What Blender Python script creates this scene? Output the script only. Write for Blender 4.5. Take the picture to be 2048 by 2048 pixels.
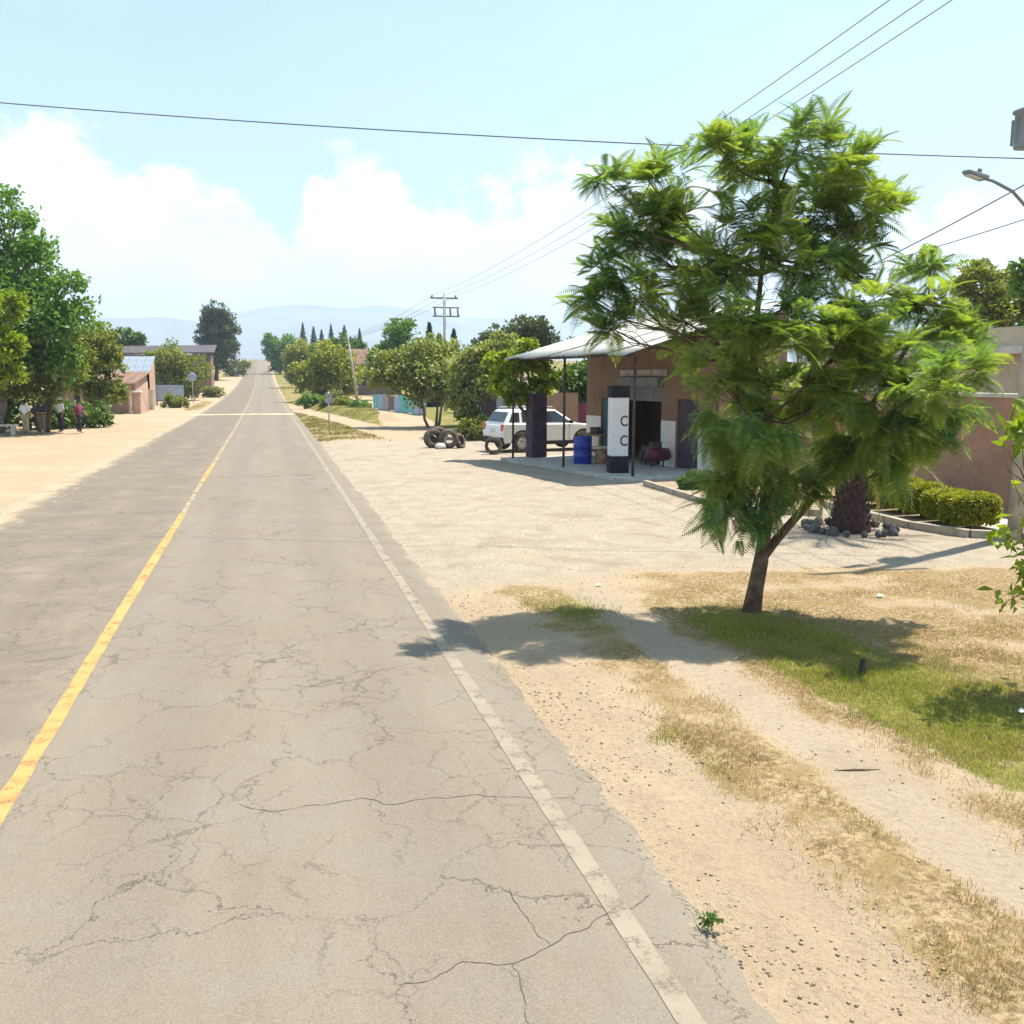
import bpy, bmesh, math, random
import numpy as np
from mathutils import Vector, Matrix

# ---------------------------------------------------------------- scene basics
for o in list(bpy.data.objects):
    bpy.data.objects.remove(o)
scn = bpy.context.scene
COL = scn.collection
random.seed(7)
RNG = np.random.default_rng(7)

cam_d = bpy.data.cameras.new('camera')
cam = bpy.data.objects.new('camera', cam_d)
COL.objects.link(cam)
cam.location = (0, 0, 2.8)
cam.rotation_euler = (math.radians(90 - 8.058), 0, math.radians(-14.352))
cam_d.sensor_width = 36
cam_d.lens = 36 * 1900 / 2048
cam_d.clip_end = 30000
cam_d.clip_start = 0.1
scn.camera = cam

# light: high sun from the right and beyond
SUN = Vector((.44, .2, 1.0)).normalized()
sun_d = bpy.data.lights.new('sun', 'SUN')
sun = bpy.data.objects.new('sun', sun_d)
COL.objects.link(sun)
sun.rotation_euler = (-SUN).to_track_quat('-Z', 'Y').to_euler()
sun_d.energy = 4.6
sun_d.angle = math.radians(0.6)
sun_d.color = (1.0, .91, .77)

world = bpy.data.worlds.new('World')
scn.world = world
world.use_nodes = True
wn, wl = world.node_tree.nodes, world.node_tree.links
wn.clear()
w_out = wn.new('ShaderNodeOutputWorld')
w_bg = wn.new('ShaderNodeBackground')
w_bg.inputs['Strength'].default_value = .075
sky = wn.new('ShaderNodeTexSky')
sky.sky_type = 'NISHITA'
sky.sun_disc = False
sky.sun_elevation = math.asin(SUN.z)
sky.sun_rotation = math.atan2(SUN.x, SUN.y)
sky.air_density = 1.0
sky.dust_density = .7
sky.ozone_density = 1.5
tc = wn.new('ShaderNodeTexCoord')
sep = wn.new('ShaderNodeSeparateXYZ')
wl.new(tc.outputs['Generated'], sep.inputs[0])


def wmath(op, a, b=None, c=None, clamp=False):
    n = wn.new('ShaderNodeMath')
    n.operation = op
    n.use_clamp = clamp
    for i, v in enumerate((a, b, c)):
        if v is None:
            continue
        if isinstance(v, (int, float)):
            n.inputs[i].default_value = v
        else:
            wl.new(v, n.inputs[i])
    return n.outputs[0]


def wnoise(scale, detail, rough, zs, off):
    mp = wn.new('ShaderNodeMapping')
    mp.inputs['Scale'].default_value = (1, 1, zs)
    mp.inputs['Location'].default_value = off
    wl.new(tc.outputs['Generated'], mp.inputs[0])
    n = wn.new('ShaderNodeTexNoise')
    n.inputs['Scale'].default_value = scale
    n.inputs['Detail'].default_value = detail
    n.inputs['Roughness'].default_value = rough
    wl.new(mp.outputs[0], n.inputs['Vector'])
    return n.outputs['Fac']


# cumulus bank standing round the horizon: its top rises and falls with noise
big = wnoise(5.0, 3, .5, .35, (7.7, 3.3, 0))
fine = wnoise(13, 9, .62, 1.15, (0.3, 2.2, 0))
top = wmath('MULTIPLY_ADD', big, .34, .02)
top = wmath('MULTIPLY_ADD', fine, .2, wmath('SUBTRACT', top, .1))
cl = wmath('DIVIDE', wmath('SUBTRACT', top, sep.outputs['Z']), .018)
cl = wmath('MULTIPLY', wmath('ADD', cl, .5), 1.0, clamp=True)
inner = wnoise(9, 6, .6, 1.6, (1.7, .2, .5))
veil = wnoise(2.2, 6, .6, 3.0, (.7, 5.0, 0))
veil = wmath('MULTIPLY', wmath('SUBTRACT', veil, .38, clamp=True), 1.1, clamp=True)
veil = wmath('ADD', veil, .45, clamp=True)
mx1 = wn.new('ShaderNodeMix'); mx1.data_type = 'RGBA'
wl.new(sky.outputs[0], mx1.inputs['A'])
mx1.inputs['B'].default_value = (3.5, 5.3, 6.3, 1)
wl.new(veil, mx1.inputs['Factor'])
ccol = wn.new('ShaderNodeMix'); ccol.data_type = 'RGBA'
ccol.inputs['A'].default_value = (5.0, 5.6, 6.0, 1)
ccol.inputs['B'].default_value = (8.6, 8.6, 8.6, 1)
wl.new(wmath('MULTIPLY', wmath('SUBTRACT', inner, .25), 2.6, clamp=True), ccol.inputs['Factor'])
mx2 = wn.new('ShaderNodeMix'); mx2.data_type = 'RGBA'
wl.new(mx1.outputs['Result'], mx2.inputs['A'])
wl.new(ccol.outputs['Result'], mx2.inputs['B'])
wl.new(wmath('MULTIPLY', cl, .93), mx2.inputs['Factor'])
wl.new(mx2.outputs['Result'], w_bg.inputs['Color'])
wl.new(w_bg.outputs[0], w_out.inputs['Surface'])

scn.render.engine = 'CYCLES'
scn.view_settings.view_transform = 'Standard'
scn.view_settings.look = 'None'
scn.view_settings.exposure = 1.17
scn.view_settings.gamma = 1
scn.view_settings.use_curve_mapping = False
scn.cycles.transparent_max_bounces = 12
scn.cycles.volume_bounces = 1
scn.cycles.max_bounces = 5
scn.cycles.diffuse_bounces = 3
scn.cycles.glossy_bounces = 2
scn.cycles.transmission_bounces = 3
scn.cycles.use_adaptive_sampling = True
scn.cycles.adaptive_threshold = .012
scn.cycles.use_denoising = True


# ---------------------------------------------------------------- helpers
def tag(o, label=None, cat=None, group=None, kind=None):
    if label: o['label'] = label
    if cat: o['category'] = cat
    if group: o['group'] = group
    if kind: o['kind'] = kind
    return o


def empty(name, loc=(0, 0, 0), rz=0, label=None, cat=None, group=None):
    o = bpy.data.objects.new(name, None)
    o.empty_display_size = .2
    COL.objects.link(o)
    o.location = loc
    o.rotation_euler = (0, 0, rz)
    return tag(o, label, cat, group)


def link(name, me, mat=None, parent=None, loc=(0, 0, 0), rot=(0, 0, 0)):
    o = bpy.data.objects.new(name, me)
    COL.objects.link(o)
    if mat is not None and len(me.materials) == 0:
        me.materials.append(mat)
    o.location = loc
    o.rotation_euler = rot
    if parent: o.parent = parent
    return o


def copy_tree(o, parent=None):
    c = o.copy()
    COL.objects.link(c)
    c.parent = parent
    for ch in list(o.children):
        copy_tree(ch, c)
    return c


def npmesh(name, V, F, smooth=False):
    """mesh from an (n,3) array and an (m,k) array of equal-sided faces"""
    V = np.asarray(V, dtype=np.float32); F = np.asarray(F, dtype=np.int32)
    me = bpy.data.meshes.new(name)
    me.vertices.add(len(V)); me.vertices.foreach_set('co', V.ravel())
    k = F.shape[1]
    me.loops.add(F.size); me.loops.foreach_set('vertex_index', F.ravel())
    me.polygons.add(len(F))
    me.polygons.foreach_set('loop_start', np.arange(0, F.size, k, dtype=np.int32))
    me.polygons.foreach_set('loop_total', np.full(len(F), k, dtype=np.int32))
    me.update(calc_edges=True)
    if smooth:
        me.polygons.foreach_set('use_smooth', np.ones(len(F), dtype=bool))
    return me


def point_color(me, name, C):
    a = me.color_attributes.new(name, 'FLOAT_COLOR', 'POINT')
    a.data.foreach_set('color', np.asarray(C, dtype=np.float32).ravel())


def bmesh_obj(name, bm, mat=None, parent=None, loc=(0, 0, 0), rot=(0, 0, 0), smooth=False):
    me = bpy.data.meshes.new(name)
    bm.normal_update()
    bm.to_mesh(me); bm.free()
    if smooth:
        for p in me.polygons: p.use_smooth = True
    return link(name, me, mat, parent, loc, rot)


def b_box(bm, c, s, bevel=0, rot=None):
    r = bmesh.ops.create_cube(bm, size=1)
    vs = r['verts']
    bmesh.ops.scale(bm, vec=s, verts=vs)
    if bevel:
        es = list({e for v in vs for e in v.link_edges})
        b = bmesh.ops.bevel(bm, geom=es, offset=bevel, segments=2, affect='EDGES', profile=.5)
        vs = list({v for f in b['faces'] for v in f.verts} | {v for v in vs if v.is_valid})
    if rot is not None:
        bmesh.ops.rotate(bm, cent=(0, 0, 0), matrix=rot, verts=vs)
    bmesh.ops.translate(bm, vec=c, verts=vs)
    return vs


def box(name, c, s, mat, parent=None, bevel=0, rot=(0, 0, 0)):
    bm = bmesh.new()
    b_box(bm, (0, 0, 0), s, bevel)
    return bmesh_obj(name, bm, mat, parent, c, rot)


def tube_np(pts, rad, n=8, cap=True):
    """tapered tube along a polyline; returns V, F (quads)"""
    pts = np.asarray(pts, float); rad = np.broadcast_to(np.asarray(rad, float), (len(pts),))
    V = []; F = []
    prev = None
    for i, p in enumerate(pts):
        d = pts[min(i + 1, len(pts) - 1)] - pts[max(i - 1, 0)]
        d = d / (np.linalg.norm(d) + 1e-9)
        if prev is None:
            a = np.array([1., 0, 0]) if abs(d[0]) < .8 else np.array([0, 1., 0])
        else:
            a = prev
        a = a - d * (a @ d); a /= np.linalg.norm(a) + 1e-9
        b = np.cross(d, a); prev = a
        for k in range(n):
            t = 2 * math.pi * k / n
            V.append(p + rad[i] * (a * math.cos(t) + b * math.sin(t)))
    for i in range(len(pts) - 1):
        for k in range(n):
            F.append((i * n + k, i * n + (k + 1) % n, (i + 1) * n + (k + 1) % n, (i + 1) * n + k))
    if cap:
        for i in (0, len(pts) - 1):
            c = len(V); V.append(pts[i])
            for k in range(0, n, 1):
                q = (i * n + k, i * n + (k + 1) % n, c, c)
                F.append(q if i else q[::-1])
    return np.array(V), np.array(F)


class Acc:
    """collects quads from several tubes into one mesh"""
    def __init__(s): s.V = []; s.F = []; s.n = 0
    def add(s, V, F):
        s.V.append(np.asarray(V)); s.F.append(np.asarray(F) + s.n); s.n += len(V)
    def tube(s, pts, rad, n=8): s.add(*tube_np(pts, rad, n, cap=True))
    def build(s, name, mat, parent=None, smooth=True, **k):
        V = np.concatenate(s.V); F = np.concatenate(s.F)
        faces = [tuple(dict.fromkeys(f)) for f in F.tolist()]
        me = bpy.data.meshes.new(name); me.from_pydata(V.tolist(), [], faces); me.update()
        if smooth:
            for p in me.polygons: p.use_smooth = True
        return link(name, me, mat, parent, **k)


def rod(name, pts, rad, mat, parent=None, n=8, **k):
    a = Acc(); a.tube(pts, rad, n)
    return a.build(name, mat, parent, **k)


def lathe(name, prof, mat, parent=None, n=24, loc=(0, 0, 0), rot=(0, 0, 0), smooth=True):
    V = []; F = []
    for r, z in prof:
        for k in range(n):
            t = 2 * math.pi * k / n
            V.append((r * math.cos(t), r * math.sin(t), z))
    for i in range(len(prof) - 1):
        for k in range(n):
            F.append((i * n + k, i * n + (k + 1) % n, (i + 1) * n + (k + 1) % n, (i + 1) * n + k))
    me = bpy.data.meshes.new(name); me.from_pydata(V, [], F); me.update()
    if smooth:
        for p in me.polygons: p.use_smooth = True
    return link(name, me, mat, parent, loc, rot)


def vnoise(x, y, seed=0):
    """smooth 2-D value noise in 0..1"""
    xi = np.floor(x).astype(np.int64); yi = np.floor(y).astype(np.int64)
    xf = x - xi; yf = y - yi
    xf = xf * xf * (3 - 2 * xf); yf = yf * yf * (3 - 2 * yf)
    def h(a, b):
        n = (a * 374761393 + b * 668265263 + seed * 1274126177) & 0xffffffff
        n = ((n ^ (n >> 13)) * 1274126177) & 0xffffffff
        return ((n ^ (n >> 16)) & 0xffff) / 65535.
    return (h(xi, yi) * (1 - xf) + h(xi + 1, yi) * xf) * (1 - yf) + (h(xi, yi + 1) * (1 - xf) + h(xi + 1, yi + 1) * xf) * yf


def fbm(x, y, o=4, seed=0):
    s = 0; a = .5; t = 0
    for i in range(o):
        s = s + a * vnoise(x * 2 ** i, y * 2 ** i, seed + i * 17); t += a; a *= .5
    return s / t


def sm(a, b, x):
    t = np.clip((x - a) / (b - a), 0, 1)
    return t * t * (3 - 2 * t)


def tz(Y):
    """height of the land along the road: level, then a long rise to a crest"""
    Y = np.asarray(Y, float)
    z = np.where(Y < 75, 0, 8.6 * ((np.clip(Y, 75, 370) - 75) / 295) ** 2)
    d = np.clip(Y - 370, 0, 60)
    z = z + .058 * d - .00048 * d * d
    return z - np.clip((Y - 430) * .02, 0, 16)


def road_x(Y):
    """sideways drift of the road as it climbs"""
    Y = np.asarray(Y, float)
    return -1.3 * np.clip((Y - 60) / 310, 0, None) ** 1.2


# ---------------------------------------------------------------- materials
def new_mat(name):
    m = bpy.data.materials.new(name); m.use_nodes = True
    nt = m.node_tree
    return m, nt.nodes, nt.links, nt.nodes['Principled BSDF']


class NB:
    """short hand for node building"""
    def __init__(s, m): s.n = m.node_tree.nodes; s.l = m.node_tree.links
    def put(s, sock, v):
        if hasattr(v, 'is_output'): s.l.new(v, sock)
        else: sock.default_value = v
    def math(s, op, a, b=None, clamp=False):
        n = s.n.new('ShaderNodeMath'); n.operation = op; n.use_clamp = clamp
        s.put(n.inputs[0], a)
        if b is not None: s.put(n.inputs[1], b)
        return n.outputs[0]
    def noise(s, vec, scale, detail=4, rough=.55, dist=0):
        n = s.n.new('ShaderNodeTexNoise'); s.l.new(vec, n.inputs['Vector'])
        n.inputs['Scale'].default_value = scale; n.inputs['Detail'].default_value = detail
        n.inputs['Roughness'].default_value = rough; n.inputs['Distortion'].default_value = dist
        return n.outputs['Fac']
    def mix(s, f, a, b, blend='MIX'):
        n = s.n.new('ShaderNodeMix'); n.data_type = 'RGBA'; n.blend_type = blend
        s.put(n.inputs['Factor'], f)
        s.put(n.inputs['A'], a if hasattr(a, 'is_output') else (*a, 1))
        s.put(n.inputs['B'], b if hasattr(b, 'is_output') else (*b, 1))
        return n.outputs['Result']
    def step(s, v, a, b):
        n = s.n.new('ShaderNodeMapRange'); n.interpolation_type = 'SMOOTHSTEP'
        s.put(n.inputs['Value'], v); s.put(n.inputs['From Min'], a); s.put(n.inputs['From Max'], b)
        return n.outputs[0]
    def coord(s, which='Object'):
        return s.n.new('ShaderNodeTexCoord').outputs[which]
    def pos(s):
        return s.n.new('ShaderNodeNewGeometry').outputs['Position']
    def bump(s, h, st, dist, base=None):
        n = s.n.new('ShaderNodeBump'); n.inputs['Strength'].default_value = st; n.inputs['Distance'].default_value = dist
        s.l.new(h, n.inputs['Height'])
        if base is not None: s.l.new(base, n.inputs['Normal'])
        return n.outputs[0]


def simple(name, col, rough=.8, var=.2, scale=4, metal=0, bump=.15, bscale=40, spec=.3, dirt=None, dscale=1.5, dlo=.5, dhi=.75):
    m, n, l, p = new_mat(name); nb = NB(m)
    co = nb.coord()
    f = nb.noise(co, scale, 6, .6)
    lo = tuple(c * (1 - var) for c in col); hi = tuple(min(1, c * (1 + var)) for c in col)
    c = nb.mix(nb.step(f, .3, .7), lo, hi)
    if dirt is not None:
        c = nb.mix(nb.step(nb.noise(co, dscale, 7, .65, .4), dlo, dhi), c, dirt)
    l.new(c, p.inputs['Base Color'])
    p.inputs['Roughness'].default_value = rough
    p.inputs['Metallic'].default_value = metal
    p.inputs['Specular IOR Level'].default_value = spec
    if bump:
        l.new(nb.bump(nb.noise(co, bscale, 5, .6), bump, .02), p.inputs['Normal'])
    return m


def leaf_mat(name, dark, light, trans=.45, tint=None, island=.9):
    m, n, l, p = new_mat(name); nb = NB(m)
    n.remove(p)
    g = n.new('ShaderNodeNewGeometry')
    rnd = g.outputs['Random Per Island']
    big = nb.noise(nb.coord(), 1.1, 3, .5)
    f = nb.math('ADD', nb.math('MULTIPLY', rnd, island * .6), nb.math('MULTIPLY', nb.step(big, .35, .65), 1 - island * .6), clamp=True)
    c = nb.mix(f, dark, light)
    if tint is not None:
        c = nb.mix(nb.step(rnd, .86, .9), c, tint)
    d = n.new('ShaderNodeBsdfPrincipled'); l.new(c, d.inputs['Base Color'])
    d.inputs['Roughness'].default_value = .5; d.inputs['Specular IOR Level'].default_value = .35
    t = n.new('ShaderNodeBsdfTranslucent')
    tcx = nb.mix(1.0, c, (1.25, 1.3, .45), 'MULTIPLY'); l.new(tcx, t.inputs['Color'])
    mx = n.new('ShaderNodeMixShader'); mx.inputs[0].default_value = trans
    l.new(d.outputs[0], mx.inputs[1]); l.new(t.outputs[0], mx.inputs[2])
    l.new(mx.outputs[0], n['Material Output'].inputs['Surface'])
    return m


M = {}
M['bark'] = simple('bark', (.13, .085, .06), .95, .45, 9, bump=.6, bscale=30)
M['bark_dark'] = simple('bark_dark', (.07, .05, .045), .95, .4, 9, bump=.6, bscale=25)
M['bark_grey'] = simple('bark_grey', (.2, .17, .14), .95, .4, 6, bump=.5, bscale=20)
M['concrete'] = simple('concrete', (.42, .4, .36), .9, .14, 2, bump=.25, dirt=(.22, .2, .17), dscale=3)
M['concrete_light'] = simple('concrete_light', (.55, .52, .45), .9, .14, 2, bump=.25, dirt=(.3, .25, .2), dscale=3)
M['kerb'] = simple('kerb', (.36, .32, .26), .92, .15, 3, bump=.3, dirt=(.28, .22, .15), dscale=4, dlo=.45)
M['stone'] = simple('stone', (.1, .095, .1), .9, .4, 5, bump=.5, bscale=18)
M['stone_pale'] = simple('stone_pale', (.5, .46, .42), .9, .25, 5, bump=.5, bscale=18)
M['wall_mauve'] = simple('wall_mauve', (.4, .225, .155), .9, .16, 1.2, bump=.25, bscale=60, dirt=(.24, .145, .115), dscale=.9, dlo=.45)
M['wall_peach'] = simple('wall_peach', (.26, .165, .105), .9, .1, 1.5, bump=.2, dirt=(.17, .115, .085), dscale=1.2, dlo=.45)  # colour lowered to put the deep shade under the shop roof into it
M['wall_white'] = simple('wall_white', (.72, .7, .66), .9, .08, 1.5, bump=.2, dirt=(.38, .35, .33), dscale=2, dlo=.55)
M['wall_pink'] = simple('wall_pink', (.44, .29, .225), .9, .2, .7, bump=.2, dirt=(.3, .2, .15), dscale=1.2)
M['wall_cream'] = simple('wall_cream', (.6, .5, .36), .9, .12, .7, bump=.2, dirt=(.42, .32, .22), dscale=1)
M['wall_brown'] = simple('wall_brown', (.2, .13, .11), .9, .2, .7, bump=.2)
M['wall_blue'] = simple('wall_blue', (.36, .44, .58), .9, .15, .7, bump=.2)
M['turquoise'] = simple('turquoise', (.16, .5, .48), .8, .15, 1, bump=.1)
M['adobe'] = simple('adobe', (.5, .33, .24), .95, .2, 1.2, bump=.4)
M['roof_tile'] = simple('roof_tile', (.2, .125, .095), .9, .3, 2, bump=.3)
M['roof_dark'] = simple('roof_dark', (.08, .07, .08), .8, .3, 2, bump=.2)
M['roof_blue'] = simple('roof_blue', (.2, .25, .31), .6, .15, 1, bump=.1)
M['sheet'] = simple('sheet', (.38, .385, .37), .65, .2, 1.3, metal=.15, bump=.05, dirt=(.24, .21, .17), dscale=1.1, dlo=.5)
M['sheet_under'] = M['sheet']
M['door_dark'] = simple('door_dark', (.07, .055, .075), .6, .25, 2, bump=.1)
M['door_teal'] = simple('door_teal', (.05, .14, .17), .6, .25, 2, bump=.1)
M['maroon'] = simple('maroon', (.14, .03, .06), .6, .2, 2, bump=.1)
M['glass'] = simple('glass', (.03, .045, .055), .08, .1, 1, bump=0, spec=.6)
M['steel'] = simple('steel', (.2, .2, .21), .6, .2, 4, metal=.4, bump=.1)
M['steel_dark'] = simple('steel_dark', (.06, .05, .05), .7, .3, 6, bump=.1, dirt=(.16, .07, .03), dscale=6)
M['galv'] = simple('galv', (.38, .4, .42), .5, .15, 4, metal=.5, bump=.05)
M['lampgrey'] = simple('lampgrey', (.2, .23, .25), .5, .12, 4, metal=.2, bump=.05)
M['transformer'] = simple('transformer', (.22, .27, .31), .5, .12, 3, bump=.05)
M['ceramic'] = simple('ceramic', (.22, .13, .1), .3, .1, 3, bump=0)
M['wire'] = simple('wire', (.1, .12, .16), .6, .1, 1, bump=0)
M['paint_black'] = simple('paint_black', (.018, .016, .024), .75, .4, 5, bump=.2, dirt=(.12, .1, .09), dscale=7, dlo=.6, dhi=.8)
M['paint_white'] = simple('paint_white', (.72, .72, .72), .8, .06, 3, bump=.2, dirt=(.45, .42, .4), dscale=4, dlo=.58)
M['print_grey'] = simple('print_grey', (.1, .1, .12), .8, .2, 4, bump=.05)
M['pillar_dark'] = simple('pillar_dark', (.065, .045, .06), .9, .3, 3, bump=.3)
M['barrel_blue'] = simple('barrel_blue', (.012, .035, .3), .4, .15, 2, bump=.03, spec=.5)
M['rubber'] = simple('rubber', (.065, .056, .05), .95, .3, 8, bump=.2, dirt=(.2, .155, .115), dscale=5, dlo=.38)
M['wood'] = simple('wood', (.25, .17, .09), .9, .3, 6, bump=.3)
M['bag_white'] = simple('bag_white', (.7, .69, .66), .8, .1, 5, bump=.2)
M['car_white'] = simple('car_white', (.76, .76, .76), .28, .02, 2, bump=0, spec=.5, dirt=(.6, .56, .5), dscale=1.5, dlo=.6, dhi=.9)
M['car_black'] = simple('car_black', (.025, .025, .028), .6, .2, 5, bump=.05)
M['car_lamp'] = simple('car_lamp', (.6, .1, .08), .2, .1, 5, bump=0, spec=.6)
M['car_head'] = simple('car_head', (.6, .62, .64), .15, .1, 5, bump=0, spec=.7)
M['chrome'] = simple('chrome', (.5, .5, .52), .3, .1, 5, metal=.9, bump=0)
M['plate'] = simple('plate', (.6, .6, .56), .6, .1, 5, bump=0)
M['sign_blue'] = simple('sign_blue', (.3, .37, .46), .5, .12, 1.5, bump=.05)
M['sign_grey'] = simple('sign_grey', (.3, .32, .35), .5, .15, 2, metal=.2, bump=.05)
M['hill'] = simple('hill', (.15, .165, .14), 1, .35, .004, bump=0)
M['building_pale'] = simple('building_pale', (.5, .45, .33), .9, .14, 1, bump=.2, dirt=(.32, .28, .2), dscale=1)
for nm, c in dict(skin=(.3, .16, .1), cloth_white=(.75, .75, .74), cloth_dark=(.03, .03, .045), cloth_maroon=(.2, .045, .09), cloth_olive=(.13, .12, .07), cloth_khaki=(.4, .34, .22), hair=(.015, .012, .012), shoe=(.06, .04, .03), hat=(.6, .52, .36)).items():
    M[nm] = simple(nm, c, .8, .12, 8, bump=.1)

M['leaf_jac'] = leaf_mat('leaf_jac', (.075, .185, .085), (.31, .39, .085), .5, tint=(.38, .41, .1), island=.6)
M['leaf_dark'] = leaf_mat('leaf_dark', (0.053, 0.112, 0.027), (0.150, 0.240, 0.045), .3)
M['leaf_olive'] = leaf_mat('leaf_olive', (.09, .13, .025), (.3, .33, .06), .36, tint=(.3, .27, .12))
M['leaf_olive2'] = leaf_mat('leaf_olive2', (.1, .14, .035), (.36, .4, .12), .36, tint=(.42, .4, .24))
M['leaf_bright'] = leaf_mat('leaf_bright', (0.120, 0.192, 0.014), (0.324, 0.408, 0.036), .42)
M['leaf_orange'] = leaf_mat('leaf_orange', (.13, .19, .045), (.4, .4, .08), .4, tint=(.46, .38, .1))
M['leaf_conifer'] = leaf_mat('leaf_conifer', (.045, .1, .065), (.11, .17, .1), .2)
M['leaf_euc'] = leaf_mat('leaf_euc', (0.042, 0.091, 0.042), (0.126, 0.161, 0.063), .25, tint=(.14, .1, .07))
M['leaf_green'] = leaf_mat('leaf_green', (0.063, 0.172, 0.039), (0.188, 0.314, 0.055), .35)
M['leaf_hedge'] = leaf_mat('leaf_hedge', (.15, .19, .02), (.46, .45, .035), .34)
M['leaf_palm'] = leaf_mat('leaf_palm', (0.060, 0.090, 0.030), (0.156, 0.186, 0.054), .3)
M['leaf_dry'] = leaf_mat('leaf_dry', (.26, .2, .1), (.42, .35, .2), .25)
M['grass_dry'] = leaf_mat('grass_dry', (.25, .165, .08), (.46, .345, .19), .3, tint=(.22, .22, .08))
M['grass_olive'] = leaf_mat('grass_olive', (.14, .125, .045), (.3, .25, .1), .3)
M['grass_green'] = leaf_mat('grass_green', (.15, .185, .025), (.31, .345, .05), .4, tint=(.44, .38, .17))

# ground: cover attribute r = dry grass, g = green grass, b = bare gravel
m, n, l, p = new_mat('ground'); nb = NB(m); M['ground'] = m
at_ = n.new('ShaderNodeVertexColor'); at_.layer_name = 'cover'
sp = n.new('ShaderNodeSeparateColor'); l.new(at_.outputs[0], sp.inputs[0])
P = nb.pos()
n_big = nb.noise(P, .35, 5, .6)
n_mid = nb.noise(P, 2.2, 6, .65)
n_fin = nb.noise(P, 18, 6, .7)
n_grit = nb.noise(P, 75, 3, .6)
dirt = nb.mix(nb.step(n_big, .3, .7), (.355, .272, .185), (.42, .335, .23))
dirt = nb.mix(nb.step(n_mid, .38, .72), dirt, (.345, .268, .188))
dirt = nb.mix(nb.math('MULTIPLY', nb.step(n_fin, .46, .72), .6), dirt, (.25, .19, .13))
n_lot = nb.noise(P, .8, 6, .7, .6)
grav = nb.mix(nb.step(n_mid, .3, .7), (.3, .258, .2), (.395, .345, .275))
grav = nb.mix(nb.math('MULTIPLY', nb.step(n_lot, .5, .66), .8), grav, (.235, .19, .145))
grav = nb.mix(nb.math('MULTIPLY', nb.step(n_fin, .42, .66), .65), grav, (.25, .2, .15))
vo = n.new('ShaderNodeTexVoronoi'); vo.inputs['Scale'].default_value = 26
l.new(P, vo.inputs['Vector'])
pebc = nb.mix(vo.outputs['Distance'], (.5, .45, .38), (.27, .22, .17))
peb = nb.math('MULTIPLY', nb.step(n_grit, .48, .6), .55)
grav = nb.mix(peb, grav, pebc)
dirt = nb.mix(nb.math('MULTIPLY', nb.step(n_grit, .58, .68), .4), dirt, pebc)
base = nb.mix(sp.outputs[2], dirt, grav)
dry = nb.mix(nb.step(n_fin, .38, .62), (.17, .12, .065), (.4, .3, .175))
dry = nb.mix(nb.step(n_mid, .45, .7), dry, (.26, .19, .09))
grn = nb.mix(nb.step(n_fin, .3, .7), (.11, .115, .03), (.24, .22, .06))
edge_n = nb.math('MULTIPLY', nb.math('SUBTRACT', n_fin, .5), 1.3)
edge_m = nb.math('MULTIPLY', nb.math('SUBTRACT', n_mid, .5), 1.1)
en = nb.math('ADD', edge_n, edge_m)
fd = nb.step(nb.math('ADD', sp.outputs[0], en), .35, .65)
fg = nb.step(nb.math('ADD', sp.outputs[1], en), .35, .65)
c = nb.mix(nb.math('MULTIPLY', fd, nb.step(sp.outputs[0], .02, .2)), base, dry)
c = nb.mix(nb.math('MULTIPLY', fg, nb.step(sp.outputs[1], .02, .2)), c, grn)
l.new(c, p.inputs['Base Color']); p.inputs['Roughness'].default_value = .97; p.inputs['Specular IOR Level'].default_value = .1
b1 = nb.bump(n_fin, .8, .04); b2 = nb.bump(n_grit, .5, .012, b1)
l.new(b2, p.inputs['Normal'])

# asphalt: bleached, dusty, crazed with cracks
m, n, l, p = new_mat('asphalt'); nb = NB(m); M['asphalt'] = m
P = nb.pos()
at_ = n.new('ShaderNodeVertexColor'); at_.layer_name = 'dust'
sp = n.new('ShaderNodeSeparateColor'); l.new(at_.outputs[0], sp.inputs[0])
mp = n.new('ShaderNodeMapping'); mp.inputs['Scale'].default_value = (1.0, .16, 1); l.new(P, mp.inputs[0])
streak = nb.noise(mp.outputs[0], 1.3, 5, .6)
n_mid = nb.noise(P, 1.1, 6, .65); n_fin = nb.noise(P, 28, 5, .7); n_grit = nb.noise(P, 130, 3, .7)
a = nb.mix(nb.step(streak, .3, .7), (.178, .15, .115), (.218, .187, .146))
a = nb.mix(nb.step(n_mid, .4, .75), a, (.2, .182, .152))
sx = n.new('ShaderNodeSeparateXYZ'); l.new(P, sx.inputs[0])
for cx_, k_ in ((-.85, .5), (.8, .45), (-2.7, .35), (-4.2, .3)):
    dd_ = nb.math('ABSOLUTE', nb.math('ADD', sx.outputs['X'], nb.math('SUBTRACT', nb.math('MULTIPLY', streak, .5), cx_ + .25)))
    a = nb.mix(nb.math('MULTIPLY', nb.math('SUBTRACT', 1.0, nb.step(dd_, .1, .5)), k_), a, (.165, .142, .113))
stain = nb.noise(P, .55, 7, .7, .5)
a = nb.mix(nb.math('MULTIPLY', nb.step(stain, .56, .7), .45), a, (.14, .12, .095))
vg = n.new('ShaderNodeTexVoronoi'); vg.inputs['Scale'].default_value = 140; l.new(P, vg.inputs['Vector'])
vs_c = n.new('ShaderNodeSeparateColor'); l.new(vg.outputs['Color'], vs_c.inputs[0])
a = nb.mix(nb.math('MULTIPLY', nb.step(vs_c.outputs[0], .6, .95), .4), a, (.28, .245, .2))
a = nb.mix(nb.math('MULTIPLY', nb.step(vs_c.outputs[1], .7, .98), .45), a, (.105, .09, .072))
a = nb.mix(nb.math('MULTIPLY', nb.step(n_grit, .5, .7), .4), a, (.3, .265, .21))
rough_f = nb.math('MULTIPLY', sp.outputs[1], nb.step(nb.math('ADD', n_mid, nb.math('MULTIPLY', n_fin, .3)), .5, .72))
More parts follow.
